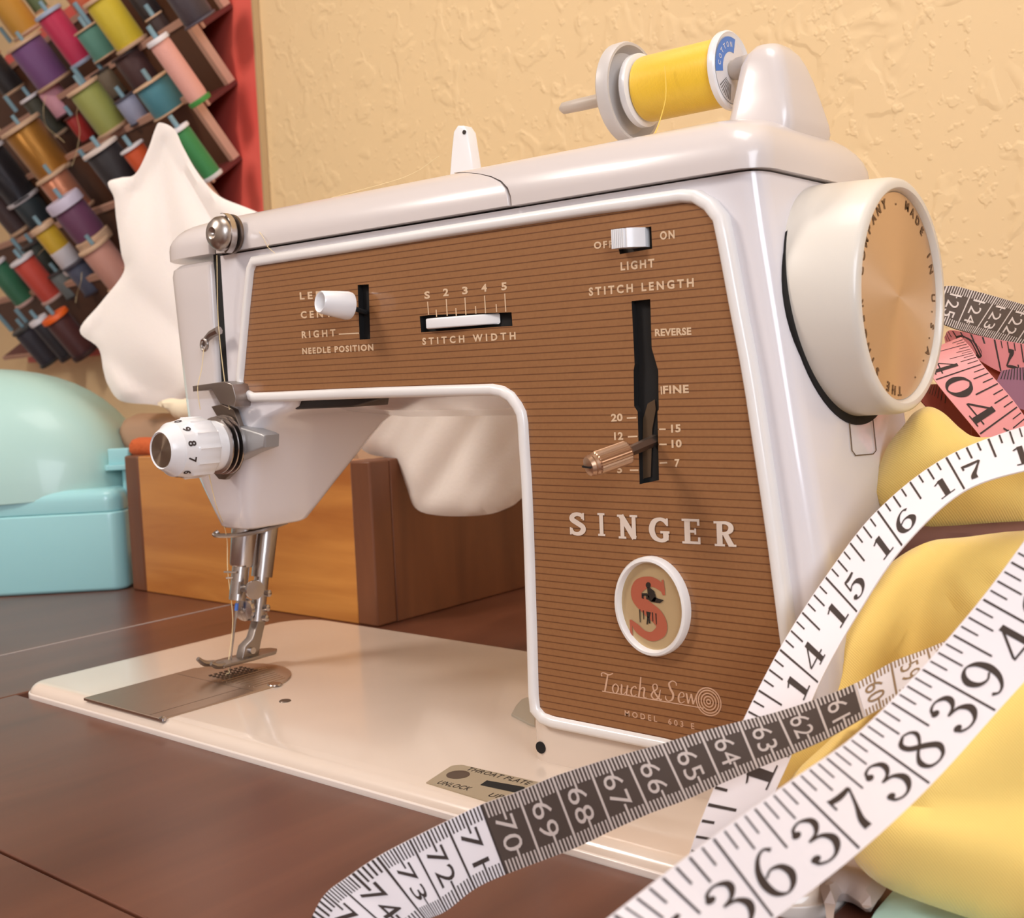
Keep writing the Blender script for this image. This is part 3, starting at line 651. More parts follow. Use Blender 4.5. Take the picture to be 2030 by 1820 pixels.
for i, ch in enumerate(ring):
    if ch == ' ': continue
    ang = math.radians(-92 - i * 360 / len(ring))          # clockwise seen from +x
    V, Fc, tw, th = text2d(ch, 1, .03)
    H = .29 * (th / .7); W = .29 * (tw / .7); r = 2.84
    # seen from +x: right is +y, up is +z
    er = np.array([0, math.cos(ang), math.sin(ang)]); et = np.array([0, math.sin(ang), -math.cos(ang)])
    c0 = np.array([40.905, 9.2, 15.93]) + er * r
    Lr.append(([tuple(c0 + et * (x / tw * W - W / 2) + er * (y / th * H)) for x, y in V], Fc))
disc2 = part('wheel_lettering', join(*Lr), mat('brown_print', (110, 76, 44), .6), hw, smooth=False)
# small cover plate under the wheel
def side(x_, y_):   # px onto the right side face
    d = ray(x_, y_); n = np.array([1, 0, .146]); p0 = np.array([38.37, 0, SEAM]); t = ((p0 - CP) @ n) / (d @ n); return CP + t * d
cps = [side(*p) for p in ((1683, 838), (1688, 893), (1695, 903), (1730, 900), (1736, 893), (1729, 828))]
part('plate_outline', tube([tuple(p + np.array([.02, 0, 0])) for p in cps], .018, 5), darksteel, sm)

# face plate and head casting
def xl(z): return 6.85 + (19.6 - z) * .075 if z > 10 else 7.57 + (10 - z) * .38
def yf(z): return 4.66 if z > 13.2 else 4.66 + (13.2 - z) * .04 if z > 10.8 else 4.756 + (10.8 - z) * .36
R = []
zs = [13.0, 14, 16, 18, 19.2, 19.5, 19.68]
for z in zs:
    f = 0 if z < 19.3 else (.06 if z < 19.6 else .25)
    R.append([(p[0], p[1], z) for p in rrect(xl(z) + f, 11.32 - f * .5, yf(z) + f, 13.6 - f, (.25, .25, 2.2, 2.3), 6)])
part('face_plate', rings(R), cover_m, sm, 'pale face plate on the left end of the arm', angle=30)
R = []
for z, xr2, yb, rr_ in ((7.3, 10.9, 9.9, .5), (7.42, 11.05, 10.1, .6), (8.2, 11.5, 10.6, .7), (9.2, 12.1, 11.2, .8), (10.2, 12.75, 11.8, .9), (11.2, 13.4, 12.4, 1.0), (12.0, 14.1, 12.8, 1.0), (12.6, 15.0, 13.1, 1.0), (13.05, 16.3, 13.4, .6), (13.5, 16.6, 13.4, .6)):
    k_ = min(1, max(0, (z - 7.3) / 4.5)); R.append([(p[0], p[1], z) for p in rrect(xl(z) + (.12 if z < 7.35 else 0), xr2, yf(z) + (.15 if z < 7.35 else 0), yb, (rr_, .8, 1.2 + k_, .9 + 1.4 * k_), 6)])
part('head_casting', rings(R), white_en, sm, 'tapering white lower head', angle=50)
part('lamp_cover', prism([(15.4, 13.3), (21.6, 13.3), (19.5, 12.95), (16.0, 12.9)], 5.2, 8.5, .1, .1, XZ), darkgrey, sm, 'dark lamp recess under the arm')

# chrome thread button at the top corner
bx = at(1, 3.9, 433, 463)
btn = part('thread_button', lathe([(.28, 1.0), (.3, .35), (.66, .3), (.76, .12), (.72, -.1), (.56, -.3), (.26, -.4), (.14, -.34), (.08, -.24)], (bx[0], 3.95, bx[2]), (0, 1, 0), 40), mat('satin_nickel', (176, 166, 158), .34, 1.), sm, 'round chrome thread guide button')
hk = [(bx[0] + .62 * math.cos(math.radians(t)), bx[2] + .72 * math.sin(math.radians(t))) for t in range(110, -61, -12)]
hk = [(bx[0] + .78 * math.cos(math.radians(t)), bx[2] + .9 * math.sin(math.radians(t))) for t in range(100, -75, -12)]
V, Fc = [], []
for i, (x, z) in enumerate(hk):
    wv = .18 * min(1, i / 2 + .2)
    V += [(x, 4.22 - wv, z), (x, 4.22 + wv * .6, z), (x - .05, 4.22 + wv * .6, z), (x - .05, 4.22 - wv, z)]
    if i:
        b = 4 * i
        for k in range(4): Fc.append((b - 4 + k, b - 4 + (k + 1) % 4, b + (k + 1) % 4, b + k))
part('thread_hook', (V, Fc), chrome, btn)
part('button_back', lathe([(.85, 0), (.85, .12)], (bx[0] + .1, 4.42, bx[2]), (0, 1, 0), 32), darksteel, btn)
# take-up lever
tp = [at(1, 4.3, *p) for p in ((434, 655), (420, 662), (410, 672), (404, 684))]
tl = part('take_up_lever', tube([tuple(p) for p in tp], [.2, .18, .15, .12], 8, 0), steel, sm)
ey = at(1, 4.1, 403, 684)
tor = []
part('lever_eye', tube([(ey[0] + .22 * math.cos(t * math.pi / 8), 4.15, ey[2] + .25 * math.sin(t * math.pi / 8)) for t in range(17)], .07, 8), chrome, tl)
# thread bracket
br_ = [at(1, 3.95, *p) for p in ((387, 765), (450, 756), (466, 762), (473, 790), (470, 806), (442, 800), (425, 772), (388, 776))]
part('thread_bracket', prism([(float(p[0]), float(p[2])) for p in br_], 3.8, 4.7, .03, .03, XZ), steel, sm)
# tension unit
TX, TZZ = 12.35, 11.45
mp_ = [at(1, 4.35, *p) for p in ((420, 806), (440, 801), (465, 812), (478, 850), (480, 900), (468, 930), (447, 951), (435, 950), (418, 930), (414, 918), (440, 900), (440, 840))]
tn = part('tension_mount', prism([(float(p[0]), float(p[2])) for p in mp_], 4.3, 4.55, .04, 0, XZ), darksteel, sm, 'dark tension mounting plate')
for yy, r in ((4.05, 1.32), (3.8, 1.3), (3.55, 1.26)):
    part('tension_disc', lathe([(r * .5, .1), (r, .14), (r, .08), (r * .55, -.06), (.2, -.08)], (TX, yy, TZZ), (0, 1, 0), 44), chrome, tn)
part('tension_core', lathe([(.6, 0), (.6, 1.4)], (TX, 3.1, TZZ), (0, 1, 0), 24), darkgrey, tn)
def facet(r, h, k, n):
    return r * ((1.02 if k % 6 == 0 else .975) if -1.42 < h < -.31 else 1)
kn = part('tension_knob', lathe([(.75, .35), (1.1, .25), (1.13, -.05), (1.08, -.28), (1.27, -.32), (1.31, -.4), (1.31, -1.4), (1.24, -1.46), (1.16, -1.98), (1.08, -2.04), (.86, -2.42), (.78, -2.5), (.73, -2.44)], (TX, 3.35, TZZ), (0, 1, 0), 72, fn=facet), white_pl, tn, 'white ribbed tension knob numbered 0 to 9')
kd_ = part('knob_cap', lathe([(.74, 0), (.72, -.03)], (TX, .92, TZZ), (0, 1, 0), 48), MATS.setdefault('spun_steel', spun_material('spun_steel', (150, 132, 116), 'Y')), kn, 'spun steel end cap', smooth=False)
sh = Vector((TX - 20, .92 - 9, TZZ - TZ)) * U; kd_.location = sh
for v in kd_.data.vertices: v.co -= sh
Lk = []
for i, ch in enumerate('5678901234'):
    a = math.radians(-87 + i * 33)
    # numbers on the bevelled shoulder, axis -y; place by angle about the axis
    V, Fc, tw, th = text2d(ch, 1, .03)
    er = np.array([math.cos(a), 0, math.sin(a)]); et = np.array([-math.sin(a), 0, math.cos(a)])
    c0 = np.array([TX, 3.35 - 1.72, TZZ]) + er * 1.215            # on the coned band, tops towards the plate, read downwards
    up_ = np.array([0, 1, 0]) * .98 + er * .19
    Hh, Wd = .36, .24 if ch != '1' else .08
    Lk.append(([tuple(c0 - et * (x / tw - .5) * Wd + up_ * (y / th - .5) * Hh) for x, y in V], Fc))
part('knob_numbers', join(*Lk), ink, kn, smooth=False)
cl = [at(1, 4.6, *p) for p in ((470, 840), (500, 848), (532, 858), (539, 862), (538, 886), (505, 898), (478, 912))]
part('check_spring_cover', prism([(float(p[0]), float(p[2])) for p in cl], 4.2, 5.0, .1, 0, XZ), mat('grey_alloy', (168, 166, 166), .4, .5), tn)

# needle bar, presser bar and foot (they lean back going up)
NX = 8.62
def nb(z, base=6.28, k=.21): return base + k * z
nbar = part('needle_bar', tube([(NX, nb(3.6), 3.6), (NX, nb(5.3), 5.3)], .42, 24), chrome, sm)
part('needle_bar_sleeve', tube([(NX, nb(5.2), 5.2), (NX, nb(5.3), 5.3), (NX, nb(7.5), 7.5)], [.5, .56, .68], 28), chrome, nbar)
part('needle_clamp', join(tube([(NX, nb(3.9), 3.9), (NX, nb(4.5), 4.5)], .46, 6), tube([(NX + .2, nb(4.2), 4.2), (NX + 1.1, nb(4.2), 4.2)], .2, 12)), steel, nbar)
part('clamp_screw', lathe([(.14, -.35), (.14, 0), (.46, .02), (.48, .12), (.46, .2), (.1, .22)], (NX + 1.15, nb(4.2), 4.2), (1, -.2, 0), 28), chrome, nbar)
part('thread_pin', join(tube([(NX - .5, nb(5.0) - .6, 5.0), (NX + .3, nb(5.0) - .45, 5.02)], .05, 8), tube([(NX - .4, nb(4.7) - .5, 4.7), (NX + .2, nb(4.7) - .3, 4.75)], .05, 8)), steel, nbar)
part('needle', tube([(NX, nb(4.0), 4.0), (NX, nb(2.2), 2.2), (NX, nb(.1) , .1)], [.07, .05, .02], 8), chrome, nbar)
part('needle_mark', tube([(NX, nb(3.45) - .01, 3.45), (NX, nb(3.1) - .01, 3.1)], .085, 10), mat('blue_paint', (70, 110, 190), .5), nbar, 'blue mark on the needle')
guide = []
part('thread_wire', join(tube([(NX - .9, nb(6.9) - .9, 6.95), (NX - .9, nb(6.9) - 1.1, 6.8), (NX + .2, nb(6.9) - .6, 6.8), (NX + 1.2, nb(6.9) + .3, 7.0), (NX + 1.5, nb(6.9) + 1.4, 7.25)], .12, 8, 4), tube([(NX - .7, nb(6.9) - .7, 7.2), (NX + .8, nb(6.9) - .2, 7.1), (NX + 1.6, nb(6.9) + .9, 7.3)], .06, 8, 4)), steel, sm)
PB = lambda z: nb(z) + 1.36
pb = part('presser_bar', tube([(NX, PB(4.5), 4.5), (NX, PB(7.5), 7.5)], [.52, .56], 28), chrome, sm)
part('lower_bar', tube([(NX, PB(2.35), 2.35), (NX, PB(4.6), 4.6)], .36, 24), chrome, pb)
fs = part('foot_screw', lathe([(.15, 0), (.15, .2), (.55, .22), (.6, .35), (.55, .5), (.2, .55)], (NX - .2, PB(3.1) - .45, 3.05), (.3, -1, 0), 36, fn=lambda r, h, k, n: r * (1 if r < .4 else (1.0 if k % 2 else .95))), chrome, pb)
part('screw_centre', lathe([(.16, 0), (.08, .05)], (NX - .03, PB(3.1) - 1.0, 3.05), (.3, -1, 0), 16), steel, pb)
for zz in (2.5, 3.0, 3.7): part('side_nut', lathe([(.17, 0), (.17, .25), (.1, .3)], (NX + .3, PB(zz) + .1, zz), (1, .3, 0), 12), chrome, pb)
ft = part('presser_foot', prism([(NX - .62, 5.6), (NX - .2, 5.45), (NX + .0, 6.1), (NX + .15, 5.45), (NX + .62, 5.6), (NX + .68, 7.2), (NX + .6, 8.7), (NX + .2, 9.1), (NX - .3, 9.05), (NX - .62, 8.6)], .62, .78, .03, .03, XY), steel, pb, 'steel presser foot with two toes')
part('foot_toe', join(tube([(NX - .42, 5.75, .7), (NX - .42, 5.2, .82), (NX - .42, 4.85, 1.12)], [.16, .15, .11], 8, 3), tube([(NX + .4, 5.75, .7), (NX + .4, 5.3, .78), (NX + .4, 5.0, .95)], [.16, .15, .1], 8, 3)), steel, ft)
part('foot_shank', prism([(6.9, .75), (7.9, .75), (8.1, 1.35), (8.6, 2.7), (8.15, 2.75), (7.6, 1.6), (7.1, 1.3)], NX - .28, NX + .28, .05, .05, lambda a, b, h: (h, a, b)), steel, ft)
part('foot_hinge', tube([(NX - .42, 7.45, 1.05), (NX + .45, 7.45, 1.05)], .16, 16), chrome, ft)

# ================================================================== threads
def strand(pts, label, m, r=.018, grp=None):
    b = pts[0]
    return solo('thread', tube([tuple(p) for p in pts], r, 5, 6), m, label, 'thread', tuple(b), group=grp)
strand([at(1, 4.15, 430, 506), at(1, 4.3, 433, 640), at(1, 3.9, 446, 760), at(1, 4.0, 455, 812)], 'cream thread running down from the chrome button to the tension discs', thread_w)
strand([at(1, 4.05, 404, 692), at(1, 4.0, 400, 730), at(1, 3.8, 392, 770), at(1, 3.9, 397, 812)], 'cream thread hanging from the take-up lever eye to the steel bracket', thread_w)
strand([at(1, 4.4, 411, 925), at(1, 4.6, 428, 1000), (NX - .3, nb(7) - .9, 6.8), (NX - .35, nb(5) - .5, 5.0), (NX - .3, nb(3), 2.6), (NX - .05, nb(.6) - .1, .6), (NX, 6.3, .2), (NX - .1, 6.15, .1)], 'cream thread hanging down the head and needle to the steel plate', thread_w, .022)
strand([at(1, 5.2, 452, 446), at(1, 5.4, 490, 438), at(1, 4.5, 518, 465), at(1, 4.5, 530, 488), at(1, 4.5, 545, 502)], 'thin loose thread curling over the left top lid beside the chrome button', thread_w, .012)
strand([at(1, 7.8, 1318, 130), at(1, 7.75, 1320, 190), at(1, 7.6, 1308, 240), at(1, 7.0, 1298, 266)], 'yellow thread falling from the yellow spool to the top cover', thread_y)
strand([at(1, 6.5, 870, 310), at(1, 6.5, 800, 352), at(1, 6.0, 640, 398), at(1, 5.5, 560, 440), at(1, 4.45, 530, 490)], 'fine yellow thread stretched along the arm lid from the white thread guide', thread_w, .012)

# ================================================================== spools
def spool(label, o, ax, r, Lh, col, fl=(222, 196, 170), top=None, gloss=.45, group=None, rt=None, capfrac=.07, name='thread_spool', rf=1.12, metal=0):
    t = thing(name, label, 'spool', tuple(o), group)
    a, _, _ = basis(ax); o = np.array(o, float); rt = rt or r
    cn = 'thread_%d_%d_%d' % col
    tm = mat(cn, col, gloss, metal, bump=(220, .5, 'wave', 'Z'), sheen=.15)
    h0 = capfrac * Lh
    part('thread', lathe([(r * .96, 0), (r, .05 * Lh), (r, Lh * (1 - capfrac * 2) - .05 * Lh), (r * .96, Lh * (1 - capfrac * 2))], o + a * h0, ax, 28), tm, t)
    f1 = mat('flange_%d_%d_%d' % fl, fl, .45); f2 = mat('flange_%d_%d_%d' % top, top, .45) if top else f1
    if 'lower cap' in label: part('lower_cap', lathe([(r * 1.0, 0), (r * 1.02, .05), (r * 1.02, Lh * .4), (r * .9, Lh * .41)], o + a * h0 * .8, ax, 28), f1, t)
    part('bottom_flange', lathe([(r * rf * .96, 0), (r * rf, h0 * .3), (r * rf, h0 * .9), (r * .9, h0)], o, ax, 28), f1, t)
    part('top_flange', lathe([(r * .9, 0), (r * rf, h0 * .1), (r * rf, h0 * .8), (r * rf * .95, h0), (r * .3, h0), (r * .28, h0 * .6)], o + a * (Lh - h0), ax, 28), f2, t)
    return t
# the yellow spool on the machine
ys = thing('thread_spool', 'bright yellow sewing thread spool on the spindle above the machine', 'spool', (33.2, 9.2, 24.05))
part('thread', lathe([(1.12, 0), (1.15, .1), (1.15, 3.15), (1.12, 3.25)], (31.75, 9.2, 24.05), (1, 0, 0), 48), mat('yellow_spool_thread', (246, 200, 50), .36, bump=(700, .3, 'wave', 'X'), sheen=.2), ys)
part('flange', lathe([(.3, -.02), (1.22, 0), (1.3, .08), (1.3, .3), (1.2, .34)], (31.35, 9.2, 24.05), (1, 0, 0), 48), white_pl, ys)
fl2 = part('flange', lathe([(1.2, -.04), (1.3, 0), (1.33, .06), (1.33, .22), (1.27, .28), (1.15, .2), (.3, .2)], (35.0, 9.2, 24.05), (1, 0, 0), 48), white_pl, ys)
def sector(r0, r1, a0, a1, x, n=14):
    V = []; 
    for k in range(n + 1):
        t = math.radians(a0 + (a1 - a0) * k / n); V += [(x, 9.2 + r0 * math.cos(t), 24.05 + r0 * math.sin(t)), (x, 9.2 + r1 * math.cos(t), 24.05 + r1 * math.sin(t))]
    return V, [(2 * k, 2 * k + 1, 2 * k + 3, 2 * k + 2) for k in range(n)]
part('end_label', sector(.32, 1.12, 0, 360, 35.215, 32), mat('label_paper', (232, 226, 224), .6), ys, smooth=False)
part('label_band', sector(.62, 1.12, 75, 190, 35.225), mat('label_blue', (86, 132, 208), .5), ys, 'blue part of the spool label with white capitals', smooth=False)
Lb = []
for i in range(8):
    a = math.radians(230 + i * 7); Lb.append(sector(.5, 1.05, 215 + i * 6, 217.5 + i * 6, 35.23, 1))
part('bar_code', join(*Lb), mat('grey_print', (110, 100, 96), .6), ys, smooth=False)
Lb = []
for i, ch in enumerate('COTTON'):
    a = math.radians(172 - i * 16); V, Fc, tw, th = text2d(ch, 1, .01); er = np.array([0, math.cos(a), math.sin(a)]); et = np.array([0, math.sin(a), -math.cos(a)])
    Lb.append(([tuple(np.array([35.235, 9.2, 24.05]) + er * .78 + et * (x / tw * .14 - .07) + er * (y / th * .18)) for x, y in V], Fc))
part('label_lettering', join(*Lb), white_pl, ys, smooth=False)

# ================================================================== thread rack on the wall
TH = math.radians(37)
RP = math.sin(TH) * WN + math.cos(TH) * np.array([0, 0, 1.]); RQ = math.cos(TH) * WN - math.sin(TH) * np.array([0, 0, 1.])
red_m = mat('red_painted_board', (234, 92, 82), .5, var=(6, (240, 108, 92)))
dred = mat('red_paint_shaded', (104, 36, 32), .55)  # the back board's red paint, darkened for the shade between spools
raw = mat('raw_pink_wood', (204, 158, 136), .6)
sR, _ = wsz(.8, 503, 100); sR2, zb = wsz(.8, 522, 410)
sR = (sR + sR2) / 2
sLft, _ = wsz(2, 22, 480)
ztop = wsz(2, 500, 0)[1] + 14
rk = thing('thread_rack', 'red wall-mounted rack of tilted shelves holding thread spools on blue pegs', 'rack', wp((sR + sLft) / 2, 1, 20))
part('back_board', wbox(sLft, sR, .2, .8, 19, ztop), red_m, rk, 'red painted back board')
part('board_edge', wbox(sR, sR + .3, .1, .78, 19, ztop), mat('tan_board_edge', (190, 160, 118), .6), rk)
# tiers: right-hand end points of the tilted boards
tiers = [((452, -2), 'a'), ((458, 163), 'b'), ((463, 320), 'c'), ((470, 470), 'd'), ((476, 610), 'e')]
ZB = []
for (px, py), _ in tiers:
    s_, z_ = wsz(1.6, px, py); ZB.append((s_, z_))
pitch = (ZB[1][1] - ZB[2][1])
z1 = ZB[1][1]
for i in range(-1, 4):
    zz = z1 - i * pitch * .97; s1 = ZB[1][0]
    o = np.array(wp(0, 1.6, zz))
    hgt = 7.6
    def tb_(s0_, s1_, p0, p1, q0, q1):
        g = box(s0_, s1_, p0, p1, q0, q1); return [tuple(o + a * WU + b * RP + c * RQ) for a, b, c in g[0]], g[1]
    part('tilted_board', tb_(sLft + .5, s1 - .05, 0, hgt, -.5, 0), mat('shadowed_board', (96, 60, 38), .6), rk)  # brown puts the shadow behind the spools into the board colour
    part('board_trim', join(tb_(s1 - .9, s1, 0, hgt + .3, -.6, .35), tb_(sLft, s1, hgt - .4, hgt + .3, -.6, .2)), raw, rk, 'raw pinkish wood trim')
    part('ledge', tb_(sLft, s1, -.5, 0, -.6, 3.6), dred, rk)
    part('ledge_edge', tb_(sLft, s1 + .1, -.55, .02, 3.6, 3.9), raw, rk)
peg_m = mat('blue_grey_peg', (128, 160, 172), .5)
# spools: (top px, bottom px, half width px, colour, kwargs, offset from wall, label)
TAN = (214, 178, 146); WHT = (226, 220, 224); LB = (168, 180, 204)
SP = [
 ((14, -20), (57, 66), 30, (206, 150, 52), TAN, None, 6.2, 'amber thread spool at the top left corner of the rack'),
 ((100, 20), (168, 124), 27, (196, 40, 82), LB, None, 6.6, 'crimson thread spool with pale blue flanges'),
 ((212, -16), (264, 92), 33, (214, 190, 46), TAN, None, 6.6, 'bright yellow-green thread spool near the top of the rack'),
 ((177, 50), (213, 112), 27, (92, 148, 132), TAN, None, 6.0, 'sea green thread spool between the crimson and yellow ones'),
 ((45, 84), (110, 166), 36, (120, 76, 128), TAN, None, 6.2, 'fat purple thread spool below the amber one'),
 ((6, 100), (30, 182), 24, (34, 28, 30), TAN, None, 5.6, 'black thread spool at the left edge beside the purple one'),
 ((312, 78), (399, 203), 22, (236, 172, 160), (72, 150, 72), WHT, 6.6, 'tall pale pink thread spool with a green bottom flange'),
 ((262, 96), (298, 168), 34, (74, 42, 40), (60, 40, 40), None, 4.4, 'dark maroon thread spool left of the tall pale pink one'),
 ((213, 130), (240, 190), 25, (118, 100, 78), (60, 48, 44), None, 4.4, 'khaki brown thread spool between the sea green and maroon ones'),
 ((298, 160), (341, 220), 38, (72, 134, 148), TAN, None, 6.6, 'wide teal thread spool below the maroon one'),
 ((248, 190), (279, 240), 22, (150, 154, 178), (70, 66, 76), None, 5.6, 'small pale steel blue thread spool left of the teal one'),
 ((106, 164), (134, 226), 24, (228, 164, 178), (80, 50, 50), None, 4.6, 'small rose pink thread spool under the purple one'),
 ((166, 168), (228, 258), 33, (154, 158, 82), TAN, None, 6.8, 'olive green thread spool in the middle of the rack'),
 ((146, 226), (178, 276), 17, (170, 40, 36), (90, 40, 36), None, 4.4, 'narrow red thread spool behind the olive green one'),
 ((66, 186), (118, 268), 21, (66, 64, 50), TAN, WHT, 4.8, 'dark moss thread spool with a white top flange'),
 ((34, 252), (114, 344), 40, (176, 122, 48), TAN, TAN, 6.8, 'shiny gold thread spool at the left of the rack'),
 ((206, 286), (262, 378), 36, (40, 34, 38), (60, 46, 44), (222, 206, 198), 6.8, 'black thread spool with a large white top disc'),
 ((270, 284), (306, 352), 24, (214, 84, 34), TAN, WHT, 6.0, 'orange thread spool partly behind the white cloth'),
 ((356, 252), (424, 352), 20, (54, 136, 74), WHT, WHT, 6.0, 'green thread spool at the right beside the white cloth'),
 ((4, 282), (50, 396), 34, (48, 46, 52), WHT, None, 6.2, 'charcoal thread spool below the gold one'),
 ((100, 346), (160, 420), 32, (212, 140, 108), TAN, None, 5.4, 'peach thread spool below the gold one and left of the black one'),
 ((118, 398), (194, 484), 34, (108, 60, 92), TAN, (206, 196, 216), 7.0, 'plum thread spool with a tall lavender top cap'),
 ((86, 444), (152, 534), 23, (214, 174, 44), WHT, TAN, 6.6, 'mustard yellow thread spool with a white lower cap'),
 ((196, 478), (246, 562), 32, (208, 150, 134), TAN, TAN, 5.6, 'dusty rose thread spool beside the white cloth'),
 ((72, 474), (112, 540), 24, (44, 50, 42), (60, 50, 46), None, 4.2, 'dark bottle green thread spool behind the mustard one'),
 ((-6, 366), (44, 458), 24, (72, 52, 52), TAN, None, 5.6, 'dark brown thread spool at the left edge above the green one'),
 ((52, 386), (84, 440), 28, (40, 52, 58), (50, 50, 54), None, 4.2, 'dark slate thread spool above the mustard one'),
 ((48, 508), (108, 592), 24, (206, 74, 58), (216, 180, 170), WHT, 6.4, 'vermilion thread spool at the lower left of the rack'),
 ((8, 510), (54, 600), 22, (54, 116, 84), (216, 180, 170), WHT, 6.4, 'emerald green thread spool at the lower left edge'),
 ((118, 534), (150, 584), 20, (116, 122, 122), (70, 66, 66), None, 4.6, 'grey thread spool right of the vermilion one'),
 ((152, 516), (192, 574), 26, (82, 88, 110), (70, 66, 76), None, 4.6, 'slate blue thread spool right of the grey one'),
 ((130, 610), (172, 702), 26, (76, 34, 34), (60, 40, 40), (232, 98, 30), 6.4, 'dark red thread spool with a bright orange cap'),
 ((86, 624), (138, 708), 18, (38, 36, 46), (50, 46, 50), WHT, 5.8, 'navy thread spool with a white cap at the bottom of the rack'),
 ((58, 640), (104, 716), 24, (46, 44, 56), (60, 60, 60), (60, 60, 60), 5.2, 'dark blue-black thread spool at the bottom left of the rack'),
 ((350, -30), (398, 42), 33, (64, 52, 60), (90, 84, 96), (90, 84, 96), 6.4, 'dark violet thread spool at the top right of the rack'),
 ((300, 34), (340, 84), 18, (58, 40, 38), TAN, TAN, 4.8, 'umber thread spool under the dark violet one'),
 ((60, -14), (84, 20), 16, (96, 116, 76), TAN, None, 4.2, 'sage green thread spool behind the crimson one at the top'),
 ((148, -20), (176, 24), 22, (196, 96, 60), TAN, TAN, 4.2, 'rust orange thread spool at the very top of the rack'),
 ((270, -24), (304, 32), 22, (50, 38, 38), (60, 46, 44), None, 4.2, 'blackish brown thread spool right of the yellow-green one'),
]
def nearest_len(o, ax, px):
    p0 = np.array(proj(o)); p1 = np.array(proj(o + ax)); d = np.linalg.norm(p1 - p0); return px / d
for tp_, bt_, hw_, col, fl, top, c, label in SP:
    o = wpx(c, *bt_); Lh = nearest_len(o, RP, math.dist(tp_, bt_)) * 1.0
    depth = -(CM.T @ (o - CP))[2]; r = hw_ * depth / F / 1.02
    cf = .2 if 'tall lavender' in label else (.07 if Lh > 4 else .06)
    if 'cap' in label and 'lavender' not in label: cf = .1
    metal = .5 if 'gold' in label else 0
    spool(label, o, RP, r, Lh, col, fl, top, gloss=.3 if metal else .5, group='thread spools on the wall rack', capfrac=cf, metal=metal)
    pe = o + RP * (Lh + 1.3)
    part('peg', tube([tuple(o + RP * (Lh + .01)), tuple(pe)], .28, 8), peg_m, rk)
for a, b, c in (((144, 8), (178, 48), 6.6), ((146, 135), (170, 168), 7.4), ((10, 190), (33, 221), 7), ((3, 52), (22, 84), 7), ((22, 474), (50, 506), 7.2), ((30, 614), (60, 647), 7), ((0, 622), (24, 656), 6.6), ((158, 296), (173, 318), 7)):
    o = wpx(c, *b); part('peg', tube([tuple(o), tuple(o + RP * nearest_len(o, RP, math.dist(a, b)))], .33, 8), peg_m, rk)
def loose(pts, label, m, c=8.5):
    P = [wpx(c + .3 * math.sin(i * 2), *p) for i, p in enumerate(pts)]
    strand(P, label, m, .03)
loose([(90, 190), (86, 220), (92, 250), (120, 275), (128, 282)], 'loose olive thread looping beside the dark moss spool', thread_w)
loose([(160, 195), (152, 225), (158, 260), (152, 300), (142, 330)], 'loose tan thread hanging from the olive green spool', thread_w)
loose([(118, 410), (108, 470), (80, 500), (66, 520)], 'loose pale thread crossing above the vermilion spool', thread_w)
loose([(162, 540), (160, 560), (152, 585), (150, 600)], 'loose pale thread hanging below the slate blue spool', thread_w)

# ================================================================== turquoise case
turq = mat('turquoise_plastic', (158, 212, 216), .3, coat=.3, sss=.05)
turq_p = mat('pale_turquoise_lid', (172, 208, 202), .38, coat=.2)
tc0 = at(2, TZ, 252, 1170)
d1 = np.array([-.723, -.69, 0]); d2 = np.array([-.69, .723, 0])
cs = thing('storage_case', 'turquoise plastic case with a pale domed lid at the left of the wooden box', 'case', (float(tc0[0]) + d1[0] * 12 + d2[0] * 8, float(tc0[1]) + d1[1] * 12 + d2[1] * 8, TZ))
def casep(a, b, h): p = np.array([tc0[0], tc0[1], 0]) + d1 * a + d2 * b; return (p[0], p[1], h)
CL, CD = 26, 17
part('base', prism(rrect(0, CL, 0, CD, 1.2, 6), TZ + .01, 5.2, .3, .15, casep), turq, cs)
part('upper_base', prism(rrect(.15, CL - .15, .15, CD - .15, 1.3, 6), 5.22, 6.9, .1, .8, casep, 5), turq, cs)
# domed lid with a wavy lip
nA, nB = 48, 14; V, Fc = [], []
ccx, ccy = 13.0, 8.5
for i in range(nB + 1):
    ph = math.pi / 2 * i / nB
    for k in range(nA):
        t = 2 * math.pi * k / nA
        rx, ry = 12.9, 8.7
        cx_, sy_ = math.copysign(abs(math.cos(t)) ** .62, math.cos(t)), math.copysign(abs(math.sin(t)) ** .62, math.sin(t))
        dip = (.7 + .9 * math.cos(2 * t + .2)) * math.cos(ph) ** 2 + (1.3 * max(0, -math.sin(t)) ** 3) * math.cos(ph) ** 2
        q_ = math.cos(ph) ** .9
        V.append(casep(ccx + rx * cx_ * q_, ccy + ry * sy_ * q_, 7.2 - dip + (9.0 + dip) * math.sin(ph)))
for i in range(nB):
    for k in range(nA): k2 = (k + 1) % nA; Fc.append((i * nA + k, i * nA + k2, (i + 1) * nA + k2, (i + 1) * nA + k))
lid = part('lid', (V, Fc), turq_p, cs, 'pale domed lid', angle=80)
part('hinge_tab', join(prism(rrect(-.1, .5, 2.6, 4.8, .2), 6.0, 8.2, .05, .05, casep), prism(rrect(-.3, 1.6, 2.0, 5.4, .3), 8.1, 8.5, .05, .05, casep), prism(rrect(-.2, 1.4, 2.4, 3.2, .2), 8.5, 9.7, .05, .1, casep)), turq, cs)
part('hinge_gap', prism(rrect(-.1, .9, 3.4, 4.6, .3), 8.55, 9.4, .05, .05, casep), black, cs)

